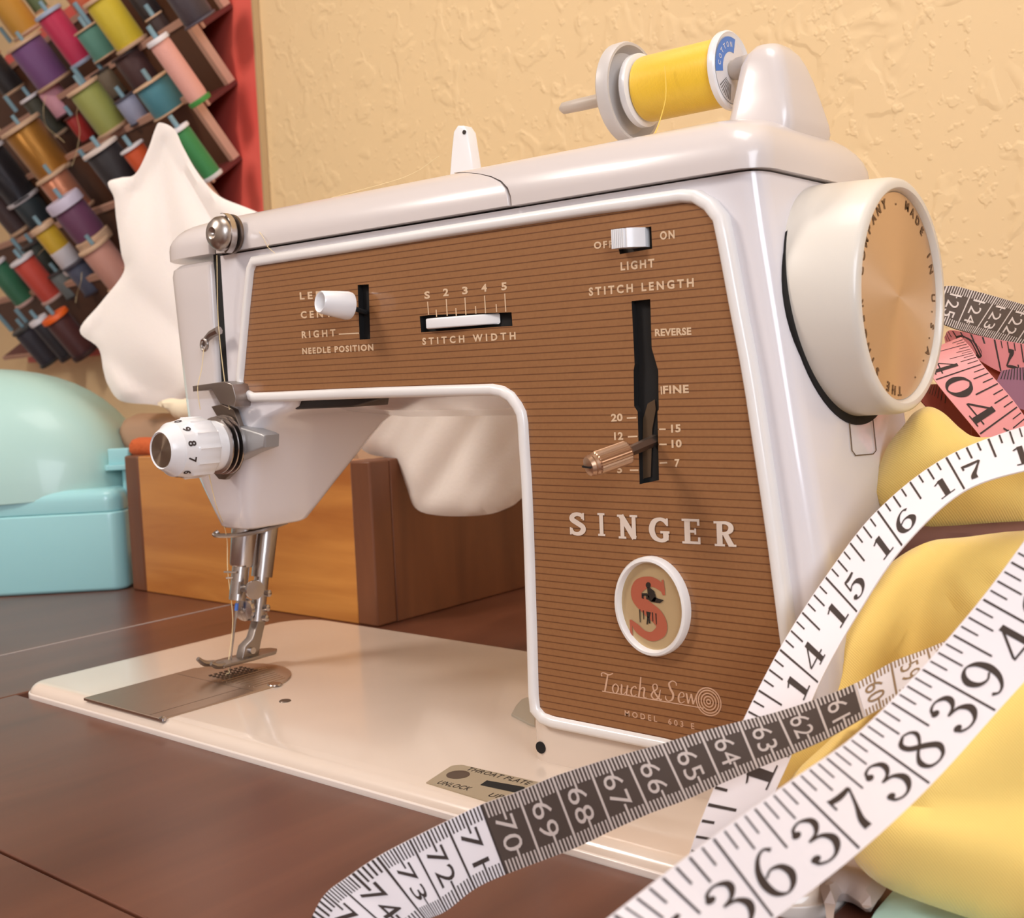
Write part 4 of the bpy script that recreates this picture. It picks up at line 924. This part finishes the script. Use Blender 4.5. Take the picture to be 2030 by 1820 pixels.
# ================================================================== wooden box
bx0, bx1, byf, byb, bz1 = -20.6, 5.25, 19.45, 37.5, 9.25
wb = thing('wooden_box', 'open golden pine box with dark corner strips behind the machine bed', 'box', ((bx0 + bx1) / 2, (byf + byb) / 2, TZ))
part('front_board', box(bx0 + 1.7, bx1 - 1.7, byf, byf + 1.5, TZ, bz1), pine_m, wb, bevel=.1)
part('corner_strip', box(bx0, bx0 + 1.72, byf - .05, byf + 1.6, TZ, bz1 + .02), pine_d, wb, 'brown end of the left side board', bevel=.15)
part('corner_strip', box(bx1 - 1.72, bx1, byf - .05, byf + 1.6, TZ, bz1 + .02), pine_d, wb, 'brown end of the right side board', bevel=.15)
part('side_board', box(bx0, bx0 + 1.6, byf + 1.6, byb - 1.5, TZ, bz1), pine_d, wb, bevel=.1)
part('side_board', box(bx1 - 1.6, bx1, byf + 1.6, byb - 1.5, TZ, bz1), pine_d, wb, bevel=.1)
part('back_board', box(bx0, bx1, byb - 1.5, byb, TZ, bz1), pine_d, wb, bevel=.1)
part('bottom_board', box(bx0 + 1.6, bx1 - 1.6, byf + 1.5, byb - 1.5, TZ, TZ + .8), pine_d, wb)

# ================================================================== cloth lumps
def noise2(x, y, seed=0):
    r = random.Random(seed); s = 0
    for k in range(6):
        a, b, c, d = r.uniform(-1, 1), r.uniform(-1, 1), r.uniform(0, 6), r.uniform(.5, 1)
        s += d * math.sin(a * x + b * y + c)
    return s / 3
def puff(poly, plane_fn, nrm, thick, edge, folds, step, disp=None, back=1.0):
    """closed puffed sheet: poly = photo outline, plane_fn(px, py)-> 3-D, thickness along nrm, folds(u, v) -> relief"""
    P3 = [np.array(plane_fn(*p)) for p in cr(poly, 6, True)]
    nrm = np.array(nrm, float); nrm /= np.linalg.norm(nrm)
    _, e1, e2 = basis(nrm); c0 = P3[0]
    dd = nrm if disp is None else np.array(disp, float) / np.linalg.norm(disp)
    P2 = [((p - c0) @ e1, (p - c0) @ e2) for p in P3]; P2 = ccw(P2)
    # resample border
    Q = []; 
    for i in range(len(P2)):
        a, b = np.array(P2[i]), np.array(P2[(i + 1) % len(P2)]); n = max(1, int(np.linalg.norm(b - a) / step))
        for k in range(n): Q.append(a + (b - a) * k / n)
    Qa = np.array(Q); A = Qa; B = np.roll(Qa, -1, 0)
    def sd(p):
        ab = B - A; t = np.clip(((p - A) * ab).sum(1) / ((ab ** 2).sum(1) + 1e-9), 0, 1); d = np.linalg.norm(p - A - ab * t[:, None], axis=1).min()
        x, y = p; c = ((A[:, 1] > y) != (B[:, 1] > y)); xi = (B[:, 0] - A[:, 0]) * (y - A[:, 1]) / (B[:, 1] - A[:, 1] + 1e-12) + A[:, 0]
        return d, (np.sum(c & (x < xi)) % 2) == 1
    pts = [tuple(q) for q in Q]; nb_ = len(pts); D = [0.] * nb_
    x0, y0 = Qa.min(0); x1, y1 = Qa.max(0); row = 0; y = y0
    while y < y1:
        x = x0 + (step / 2 if row % 2 else 0)
        while x < x1:
            d, ins = sd(np.array([x, y]))
            if ins and d > step * .45: pts.append((x, y)); D.append(d)
            x += step
        y += step * .866; row += 1
    from mathutils.geometry import delaunay_2d_cdt
    vs, es, fs, ov, oe, of = delaunay_2d_cdt([Vector(p) for p in pts], [], [list(range(nb_))], 1, 1e-5)
    out = []
    # map
    Dn = []
    for i, v in enumerate(vs):
        o_ = ov[i][0] if ov[i] else None
        Dn.append(D[o_] if o_ is not None else 0.)
    n = len(vs); V = []
    for i, v in enumerate(vs):
        f = min(1., Dn[i] / edge); h = thick * math.sqrt(max(0, 1 - (1 - f) ** 2)) 
        h2 = h + folds(v[0], v[1]) * min(1, f * 1.3)
        V.append(tuple(c0 + e1 * v[0] + e2 * v[1] + dd * h2))
    for i, v in enumerate(vs):
        f = min(1., Dn[i] / edge); h = thick * back * math.sqrt(max(0, 1 - (1 - f) ** 2))
        V.append(tuple(c0 + e1 * v[0] + e2 * v[1] - nrm * (h + .02)))
    Fc = [tuple(f) for f in fs] + [tuple(i + n for i in f)[::-1] for f in fs]
    used = {}
    # side strip along the border
    bi = []
    for k in range(nb_):
        for i in range(n):
            pass
        break
    inv = {}
    for i in range(n):
        for q_ in ov[i]:
            if q_ < nb_: inv[q_] = i
    for k in range(nb_):
        a, b = inv.get(k), inv.get((k + 1) % nb_)
        if a is not None and b is not None and a != b: Fc.append((a, b, b + n, a + n))
    return V, Fc
wcl = mat('white_cotton', (240, 230, 222), .8, bump=(400, .2), sheen=.3, sss=.08)
camdir = lambda x, y: -ray(x, y) / np.linalg.norm(ray(x, y))
def ridge(x): return 1 - abs(((x / math.pi) % 2) - 1) ** 1.6 * 1.0
def folds_w(u, v):
    r = math.hypot(u, v); t = math.atan2(v, u)
    a = .75 * ridge(13 * t + .5 * math.sin(.35 * r) + 1.5) * min(1, r / 9) + .5 * ridge(1.0 * (u * .5 + v * .86) + 1.6 * math.sin(.17 * u)) * max(0, min(1, (r - 9) / 8)) + .3 * noise2(u * .7, v * .7, 5)
    return 1.15 * a
poly_w = [(318, 243), (345, 256), (362, 290), (385, 332), (412, 368), (440, 392), (490, 412), (560, 440), (700, 480), (900, 520), (1020, 600), (1090, 700), (1080, 900), (1034, 985), (1000, 1010), (950, 1022), (870, 1022), (822, 1008), (792, 925), (748, 905), (722, 896), (640, 850), (500, 820), (400, 790), (370, 792), (330, 805), (300, 802), (240, 795), (215, 765), (205, 735), (195, 690), (158, 655), (200, 600), (245, 540), (240, 500), (230, 430), (226, 392), (214, 362), (240, 352), (268, 345), (292, 300), (308, 255)]
WC0 = at(1, 23.0, 318, 243); WCN = np.array([.35, -1, 0.]) / math.hypot(.35, 1)
def wpl(x, y):
    d = ray(x, y); return CP + d * (((WC0 - CP) @ WCN) / (d @ WCN))
hang = puff([(640, 700), (860, 640), (1090, 690), (1084, 900), (1040, 980), (1000, 1010), (950, 1022), (870, 1022), (824, 1008), (806, 965), (792, 928), (768, 908), (722, 894), (670, 830)], lambda x, y: at(1, 22.0, x, y), (0, -1, 0), .5, 1.2, lambda u, v: .35 * ridge(1.5 * (u * .8 - v * .6) + .6 * math.sin(.4 * v)) + .2 * ridge(2.6 * (u * .7 - v * .7)) - .2, .45, disp=(.5, -.85, 0), back=1.2)
white = solo('draped_cloth', join(hang, puff(poly_w, wpl, WCN, .5, 1.3, lambda u, v: folds_w(u, v) - .7, .55, disp=(.8, -.6, 0), back=1.6)), wcl, 'large white cotton cloth heaped between thread rack and machine', 'cloth', tuple(wpl(400, 790)))
# a small piece of the cloth's cuff in front of the box and the bundle in the box
cuff = solo('folded_cloth', puff([(312, 800), (330, 790), (350, 792), (372, 782), (400, 790), (402, 830), (350, 835), (325, 812)], lambda x, y: at(1, 20.8, x, y), (.3, -1, 0), .6, .8, lambda u, v: .1 * math.sin(3 * u), .4), mat('cream_cotton', (236, 220, 190), .8), 'small cream cloth corner sticking out above the wooden box', 'cloth', tuple(at(1, 20.8, 350, 800)))
bund = solo('cloth_bundle', puff([(262, 830), (300, 818), (380, 822), (470, 850), (600, 860), (700, 880), (705, 925), (500, 925), (275, 912)], lambda x, y: at(1, 24.5, x, y), (.1, -1, .2), 1.4, 1.6, lambda u, v: .25 * math.sin(1.3 * u), .7), mat('dusty_pink_cloth', (176, 140, 112), .85), 'dusty beige cloth bundle lying inside the wooden box', 'cloth', tuple(at(1, 24.5, 400, 915)))
org = solo('knitted_scrap', puff([(268, 872), (284, 866), (306, 868), (330, 872), (330, 906), (300, 906), (270, 904)], lambda x, y: at(1, 20.9, x, y), (.1, -1, .2), .7, .7, lambda u, v: .08 * math.sin(9 * u) * math.sin(9 * v), .25), mat('orange_knit', (196, 92, 44), .9, bump=(500, 1.)), 'small orange knitted scrap at the left corner of the wooden box', 'fabric scrap', tuple(at(1, 20.9, 290, 905)))

# ------------------------------------------------------------------ yellow fabric
def yellow_material():
    m = mat('yellow_jersey', (250, 214, 118), .75, sheen=.4, sss=.06); nt = m.node_tree; N = nt.nodes; L = nt.links
    tc = N.new('ShaderNodeTexCoord'); w1 = N.new('ShaderNodeTexWave'); w1.inputs['Scale'].default_value = 620; w1.inputs['Distortion'].default_value = 1.5; w1.bands_direction = 'DIAGONAL'
    w1.inputs['Detail Scale'].default_value = .1
    bp = N.new('ShaderNodeBump'); bp.inputs['Strength'].default_value = .22; bp.inputs['Distance'].default_value = .0004
    L.new(tc.outputs['Object'], w1.inputs[0]); L.new(w1.outputs[0], bp.inputs['Height']); L.new(bp.outputs[0], N['Principled BSDF'].inputs['Normal'])
    return m
ylm = yellow_material()
def fy(u, v): return .32 * ridge(11 * math.atan2(v, u) + .7 * math.sin(.6 * math.hypot(u, v))) * min(1, math.hypot(u, v) / 3) + .15 * ridge(2.4 * u - .7 * v + 1.2 * math.sin(.8 * u)) + .2 * noise2(u * 1.5, v * 1.3, 9)
def fy2(u, v): return .3 * ridge(1.9 * u - 1.4 * v + .5) + .22 * noise2(u * 1.5, v * 1.4, 4)
top_l = puff([(1762, 880), (1790, 845), (1812, 818), (1840, 806), (1870, 818), (1905, 850), (1935, 866), (1990, 862), (2080, 840), (2120, 950), (2080, 1058), (1985, 1064), (1900, 1062), (1820, 1058), (1765, 1042), (1738, 1010), (1728, 975), (1745, 920)], lambda x, y: dep(38.6 - (x - 1740) * .006, x, y), camdir(1880, 930), .9, 1.6, fy2, .35)
mid_l = puff([(1830, 1078), (1900, 1068), (2080, 1068), (2130, 1200), (2100, 1420), (1900, 1500), (1750, 1560), (1600, 1590), (1500, 1560), (1470, 1480), (1500, 1420), (1560, 1380), (1622, 1350), (1650, 1260), (1700, 1190), (1760, 1120)], lambda x, y: dep(min(35.3, 33.2 + (x - 1470) * .0075), x, y), camdir(1800, 1300), .7, 1.6, fy, .4)
low_l = puff([(1560, 1560), (1640, 1470), (1760, 1360), (1880, 1280), (2010, 1220), (2150, 1200), (2250, 1500), (2200, 1860), (2060, 1850), (1960, 1825), (1850, 1790), (1760, 1755), (1710, 1718), (1680, 1680), (1600, 1640)], lambda x, y: dep(31.0 - max(0, x - 1600) * .0045, x, y), camdir(1880, 1550), 1.2, 2.6, fy, .4)
back_l = puff([(1850, 880), (1950, 872), (2180, 860), (2320, 1100), (2300, 1480), (1960, 1440), (1800, 1330), (1812, 1060)], lambda x, y: dep(42.5, x, y), camdir(2000, 1150), 1.2, 2.5, fy, 1.)
yel = solo('yellow_fabric', join(top_l, mid_l, low_l, back_l), ylm, 'crumpled yellow jersey fabric heaped at the right side of the machine', 'fabric', tuple(dep(34, 1800, 1500)))
solo('fold_gap_shade', puff([(1745, 1040), (1850, 1045), (2080, 1040), (2090, 1120), (1900, 1140), (1780, 1160), (1700, 1230), (1690, 1160)], lambda x, y: dep(37.6, x, y), camdir(1880, 1090), .5, .8, lambda u, v: .15 * math.sin(2 * u), .3), mat('gap_shade_brown', (112, 74, 62), .85), 'dark taupe sheet standing for the shade in the gap between the yellow fabric folds', 'cloth', tuple(dep(37.6, 1850, 1090)))  # dark sheet added to give the shadowed gap between the yellow lobes
solo('red_cloth', puff([(1880, 700), (1960, 690), (2200, 700), (2260, 860), (2100, 890), (1900, 872), (1858, 830), (1862, 760)], lambda x, y: dep(47.5, x, y), camdir(1980, 780), 1.6, 2.0, lambda u, v: .3 * math.sin(1.6 * u + v), .5), mat('rust_cloth', (150, 62, 40), .85), 'rust red cloth showing between the pink tapes behind the hand wheel', 'cloth', tuple(dep(47.5, 1950, 800)))
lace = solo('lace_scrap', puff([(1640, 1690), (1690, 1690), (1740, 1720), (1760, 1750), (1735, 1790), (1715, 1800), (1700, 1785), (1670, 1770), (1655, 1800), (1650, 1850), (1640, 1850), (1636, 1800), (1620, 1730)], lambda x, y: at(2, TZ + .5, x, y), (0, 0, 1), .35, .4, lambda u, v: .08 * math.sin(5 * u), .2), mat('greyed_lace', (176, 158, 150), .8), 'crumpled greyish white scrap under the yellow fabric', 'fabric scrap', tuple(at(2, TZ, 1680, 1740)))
mb = [at(2, TZ, *p) for p in ((1735, 1830), (1775, 1783), (2060, 1860), (2000, 1990), (1700, 1900))]
solo('mint_booklet', prism([tuple(map(float, p[:2])) for p in mb], TZ + .01, TZ + .35, .02, .05, XY), mat('mint_card', (176, 212, 204), .5), 'mint green card at the bottom right corner under the yellow fabric', 'booklet', tuple(mb[0]))

# ================================================================== measuring tapes
class Ribbon:
    """stations: list of (s, (lx, ly, lt), (rx, ry, rt)): unit value, photo point + depth of both edges"""
    def __init__(self, st, n=14):
        self.s = [a[0] for a in st]
        Lp = [tuple(dep(a[1][2], a[1][0], a[1][1])) for a in st]; Rp = [tuple(dep(a[2][2], a[2][0], a[2][1])) for a in st]
        self.n = n; self.L = np.array(cr(Lp, n)); self.R = np.array(cr(Rp, n))
        self.S = np.array([self.s[i] + (self.s[i + 1] - self.s[i]) * k / n for i in range(len(st) - 1) for k in range(n)] + [self.s[-1]])
        T = np.gradient((self.L + self.R) / 2, axis=0); Wd = self.R - self.L
        N_ = np.cross(T, Wd); N_ /= np.linalg.norm(N_, axis=1)[:, None]
        mid = (self.L + self.R) / 2
        sg = np.sign(((CP - mid) * N_).sum(1)); sg = np.sign(sg.sum()) or 1
        self.N = N_ * sg
    def at(self, s, v, off=0.):
        S = self.S; asc = S[-1] > S[0]
        x = np.interp(s, S if asc else S[::-1], np.arange(len(S)) if asc else np.arange(len(S))[::-1])
        i = int(min(len(S) - 2, max(0, math.floor(x)))); f = x - i
        l = self.L[i] * (1 - f) + self.L[i + 1] * f; r = self.R[i] * (1 - f) + self.R[i + 1] * f; nn = self.N[i] * (1 - f) + self.N[i + 1] * f
        return l + (r - l) * v + nn * off
    def strip(self, s0=None, s1=None, th=.05, off=0., v0=0., v1=1., m=None):
        m = m or len(self.S); s0 = self.S[0] if s0 is None else s0; s1 = self.S[-1] if s1 is None else s1
        V, Fc = [], []
        for i in range(m):
            s = s0 + (s1 - s0) * i / (m - 1)
            V += [tuple(self.at(s, v0, off)), tuple(self.at(s, v1, off)), tuple(self.at(s, v1, off - th)), tuple(self.at(s, v0, off - th))]
            if i:
                b = 4 * i
                for k in range(4): Fc.append((b - 4 + k, b - 4 + (k + 1) % 4, b + (k + 1) % 4, b + k))
        Fc += [(0, 1, 2, 3), (4 * m - 1, 4 * m - 2, 4 * m - 3, 4 * m - 4)]
        return V, Fc
    def tick(self, s, v0, v1, w_, off=.012):
        P = [self.at(s - w_ / 2, v0, off), self.at(s + w_ / 2, v0, off), self.at(s + w_ / 2, v1, off), self.at(s - w_ / 2, v1, off)]
        return [tuple(p) for p in P], [(0, 1, 2, 3)]
    def glyph(self, g, fn, off=.013): return [tuple(self.at(*fn(p[0], p[1]), off + lay(p))) for p in g[0]], g[1]
tape_w = mat('white_vinyl_tape', (238, 230, 232), .38, coat=.15)
tape_k = mat('dark_vinyl_tape', (80, 66, 58), .6, spec=.3)
tick_w = mat('pale_tape_print', (205, 190, 182), .5)

def inch_marks(rb, s0, s1, wt_=1., num_h=.42, vpos=.30, gap=.2, gw=.3, skip=()):
    """inch scale: ticks hang from the v=0 edge, numbers split round the inch line; dirn = +1 when numbers rise along the ribbon"""
    G = []
    k = math.ceil(s0 * 8)
    while k <= s1 * 8 + 1e-6:
        s = k / 8
        if k % 8 == 0: ln_, wv = 1., .026
        elif k % 4 == 0: ln_, wv = .52, .024
        elif k % 2 == 0: ln_, wv = .34, .022
        else: ln_, wv = .24, .02
        if k % 8 == 0: G.append(rb.tick(s, .02, .97, wv))
        else: G.append(rb.tick(s, .02, ln_, wv))
        k += 1
    for n_ in range(math.floor(s0) , math.ceil(s1) + 1):
        t = str(n_)
        if n_ in skip: continue
        for ch, c in zip(t, (-1, 1)) if len(t) == 2 else ((t, -1),):
            if ch not in DIG: continue
            g = strokes([[(x_, y_, w_ * wt_) for x_, y_, w_ in st_] for st_ in DIG[ch]])
            cen = n_ + c * gap
            if cen - gw / 2 < s0 or cen + gw / 2 > s1: continue
            def fn(x, y, cen=cen): return cen + (x - .3) / .6 * gw, vpos + num_h + (0) - y * num_h + .0
            G.append(rb.glyph(g, fn))
    return join(*G)
def tape_thing(label, rb, m, marks, mm, extra=()):
    b = tuple(rb.at(rb.S[len(rb.S) // 2], .5))
    t = thing('measuring_tape', label, 'measuring tape', b)
    part('ribbon', rb.strip(), m, t)
    part('tape_markings', marks, mm, t, smooth=False)
    for nm, g, mt in extra: part(nm, g, mt, t)
    return t
# A: front white inch tape, 34.6 .. 41
A_ = Ribbon([(34.55, (1130, 1880, 19.2), (1330, 1965, 19.0)), (35.0, (1215, 1812, 19.6), (1395, 1925, 19.5)), (36, (1412, 1660, 21.0), (1535, 1822, 20.9)), (37, (1567, 1548, 22.6), (1707, 1686, 22.4)), (38, (1701, 1452, 24.3), (1846, 1556, 24.1)), (39, (1826, 1326, 25.8), (1977, 1411, 25.6)), (40, (1946, 1187, 27.0), (2098, 1272, 26.8)), (41, (2055, 1040, 28.0), (2200, 1120, 27.8))])
tape_thing('wide white inch tape in the foreground reading 36 to 40 from lower left to right', A_, tape_w, inch_marks(A_, 34.6, 40.95, .82, num_h=.5, vpos=.38, gap=.25, gw=.35), ink)
# B: white inch tape 12.. 18
B_ = Ribbon([(11.9, (1352, 1735, 30.4), (1470, 1760, 30.0)), (12.4, (1392, 1620, 31.0), (1505, 1640, 30.4)), (13, (1462, 1452, 31.7), (1568, 1500, 31.0)), (14, (1545, 1287, 32.6), (1624, 1355, 31.6)), (15, (1636, 1144, 33.4), (1701, 1215, 32.0)), (16, (1739, 1012, 33.9), (1790, 1084, 32.4)), (17, (1875, 906, 34.5), (1913, 972, 33.0)), (18, (2038, 842, 35.0), (2062, 925, 33.6)), (18.6, (2140, 820, 35.4), (2160, 905, 34.0))])
tape_thing('white inch tape reading 14 to 17 climbing over the yellow fabric beside the machine', B_, tape_w, inch_marks(B_, 11.95, 18.55, num_h=.44, vpos=.42, gap=.2, gw=.27), ink)
# C: metric tape; s runs 76 -> 57 from lower left to right
def wt(t, wpx_): w_ = min(1.88, wpx_ * t / F); return math.sqrt(max(0, 1.9 ** 2 - w_ ** 2))
Cst = []
for s, l, r in ((75.3, (604, 1850), (740, 1935)), (74.6, (640, 1778), (760, 1880)), (73.6, (690, 1738), (812, 1850)), (73, (748, 1699), (845, 1824)), (72, (812, 1665), (885, 1806)), (71, (882, 1630), (942, 1762)), (70, (953, 1596), (1004, 1733)), (69, (1025, 1571), (1075, 1706)), (68, (1095, 1541), (1147, 1678)), (67, (1166, 1517), (1216, 1645)), (66, (1238, 1495), (1290, 1612)), (65, (1311, 1475), (1362, 1585)), (64, (1387, 1451), (1432, 1553)), (63, (1464, 1431), (1502, 1523)), (62, (1539, 1412), (1576, 1493)), (61, (1616, 1387), (1644, 1462)), (60, (1694, 1356), (1713, 1422)), (59, (1766, 1314), (1779, 1385)), (58, (1838, 1286), (1850, 1330)), (57, (1905, 1258), (1915, 1290))):
    t = 30.2 if s <= 70 else 30.2 - (s - 70) * .12
    Cst.append((s, (l[0], l[1], t), (r[0], r[1], t - .35 * wt(t, math.dist(l, r)))))
C_ = Ribbon(Cst, 6)
def cm_marks(rb, s0, s1, wd_=.06, nums=True, flip=False, skipnum=()):
    G = []; k = math.ceil(s0 * 10)
    while k <= s1 * 10 + 1e-6:
        s = k / 10
        if k % 10 == 0: G.append(rb.tick(s, .0, 1., wd_))
        elif k % 5 == 0: G.append(rb.tick(s, .0, .3, wd_ * .9)); G.append(rb.tick(s, .72, 1., wd_ * .9))
        else: G.append(rb.tick(s, .0, .2, wd_ * .75)); G.append(rb.tick(s, .82, 1., wd_ * .75))
        k += 1
    if nums:
        for n_ in range(math.ceil(s0), math.floor(s1) + 1):
            if n_ - .0 <= s0 and False: continue
            V, Fc, tw, th = text2d(str(n_), 1.05, .0)
            v0, v1 = (.24, .76)
            # number n sits just past its line (towards higher numbers are on the left); tops point to lower numbers
            sc_n = n_ + .22
            if n_ + .82 > s1 + .001: continue
            def fn(x, y): return sc_n + .55 * (1 - y / th) , v0 + (x / tw) * (v1 - v0)
            G.append(rb.glyph((V, Fc), fn))
    return join(*G)
def cm_marks_below(rb, s0, s1, wd_=.06):
    """numbers written on the side of the line that faces the smaller numbers (as printed)"""
    G = []; k = math.ceil(s0 * 10 - 1e-6)
    while k <= s1 * 10 + 1e-6:
        s = k / 10
        if k % 10 == 0: G.append(rb.tick(s, .0, 1., wd_))
        elif k % 5 == 0: G.append(rb.tick(s, .0, .3, wd_ * .9)); G.append(rb.tick(s, .72, 1., wd_ * .9))
        else: G.append(rb.tick(s, .0, .2, wd_ * .7)); G.append(rb.tick(s, .82, 1., wd_ * .7))
        k += 1
    for n_ in range(math.floor(s0) + 1, math.floor(s1 + .06) + 1):
        V, Fc, tw, th = text2d(str(n_), 1.05, .0)
        v0, v1 = (.24, .74) if len(str(n_)) == 2 else (.2, .8)
        def fn(x, y, n_=n_): return n_ - .2 - .5 * (y / th), v0 + (x / tw) * (v1 - v0)
        G.append(rb.glyph((V, Fc), fn))
    return join(*G)
tC = tape_thing('centimetre tape with a dark section reading 61 to 70 and white ends in the foreground', C_, tape_w, cm_marks_below(C_, 70.0, 75.2), ink)
part('dark_section', C_.strip(70.0, 60.0, .03, .012, m=70), tape_k, tC, 'dark brown section of the tape')
class Off:
    def __init__(s_, r, o): s_.r = r; s_.o = o
    def tick(s_, *a, **k): return s_.r.tick(*a, off=.024 + s_.o)
    def glyph(s_, g, fn, off=0): return s_.r.glyph(g, fn, off=.025 + s_.o)
part('pale_markings', cm_marks_below(Off(C_, 0), 60.0, 69.95), tick_w, tC, smooth=False)
part('faded_markings', cm_marks_below(C_, 57.05, 59.95), mat('faded_ink', (150, 120, 84), .6), tC, smooth=False)
# D: dark metric tape behind the wheel
D_ = Ribbon([(126, (1800, 585, 49.5), (1790, 660, 49.0)), (125, (1878, 567, 49.0), (1850, 640, 48.4)), (124, (1928, 576, 48.4), (1895, 652, 47.8)), (123, (1977, 589, 47.8), (1930, 662, 47.0)), (122, (2016, 600, 47.0), (1969, 672, 46.2)), (121, (2060, 612, 46.0), (2012, 684, 45.2)), (120, (2110, 620, 45), (2060, 700, 44.2))], 10)
tape_thing('dark centimetre tape reading 125 to 122 behind the hand wheel', D_, tape_k, cm_marks_below(Off(D_, -.01), 120.05, 125.95, .05), tick_w)
# E: pink inch tapes
pink = mat('pink_vinyl_tape', (244, 160, 158), .42, coat=.1)
E_ = Ribbon([(38.6, (1905, 668, 43.5), (1850, 690, 44.2)), (39.2, (1925, 690, 43.0), (1838, 712, 43.6)), (40, (1947, 722, 42.4), (1853, 754, 42.8)), (41, (2018, 806, 41.0), (1941, 862, 41.2)), (42, (2075, 900, 40.0), (2015, 965, 40.2))])
tape_thing('pink inch tape with 40 twisting down onto the yellow fabric', E_, pink, inch_marks(E_, 38.65, 41.95, num_h=.5, vpos=.42, gap=.27, gw=.36, skip=(39,)), ink)
E2 = Ribbon([(6.0, (1872, 668, 46.5), (1880, 720, 46.4)), (6.5, (1888, 655, 46.0), (1920, 705, 46.0)), (7, (1972, 672, 45.4), (1985, 738, 45.0)), (8, (2080, 690, 44.2), (2090, 770, 43.8))])
tape_thing('second pink inch tape lying behind, under the dark centimetre tape', E2, mat('rose_vinyl_tape', (228, 140, 140), .45), join(inch_marks(E2, 6.1, 7.9, skip=(6, 7, 8)), E2.glyph(strokes(DIG['0']), lambda x, y: (6.62 + (x - .3) / .6 * .34, .95 - y * .8)), E2.glyph(strokes(DIG['7']), lambda x, y: (7.28 - (x - .3) / .6 * .3, .2 + y * .6))), ink)
E3 = Ribbon([(0, (1838, 762, 44.4), (1822, 790, 44)), (1, (1870, 765, 44.2), (1860, 830, 43.8)), (2, (1925, 800, 43.2), (1925, 880, 42.6))])
tape_thing('shadow side of the pink inch tape, its shade painted dark red', E3, mat('shaded_pink_tape', (140, 62, 50), .5), join(*[E3.tick(.2 + .16 * k, .05, .45, .03) for k in range(7)]), ink)  # dark red puts the shade on the pink tape into its colour
E4 = Ribbon([(0, (1985, 735, 42.8), (1960, 790, 42.6)), (1, (2040, 728, 42.4), (2050, 820, 42.2)), (2, (2110, 740, 42), (2120, 850, 41.8))])
tape_thing('shaded centimetre tape end between the pink tapes at the right edge, its shade painted purplish', E4, mat('shaded_mauve_tape', (150, 92, 110), .5), join(*[E4.tick(.1 * k, .0, .3, .03) for k in range(1, 19)]), ink)  # mauve carries the shade on this piece of tape
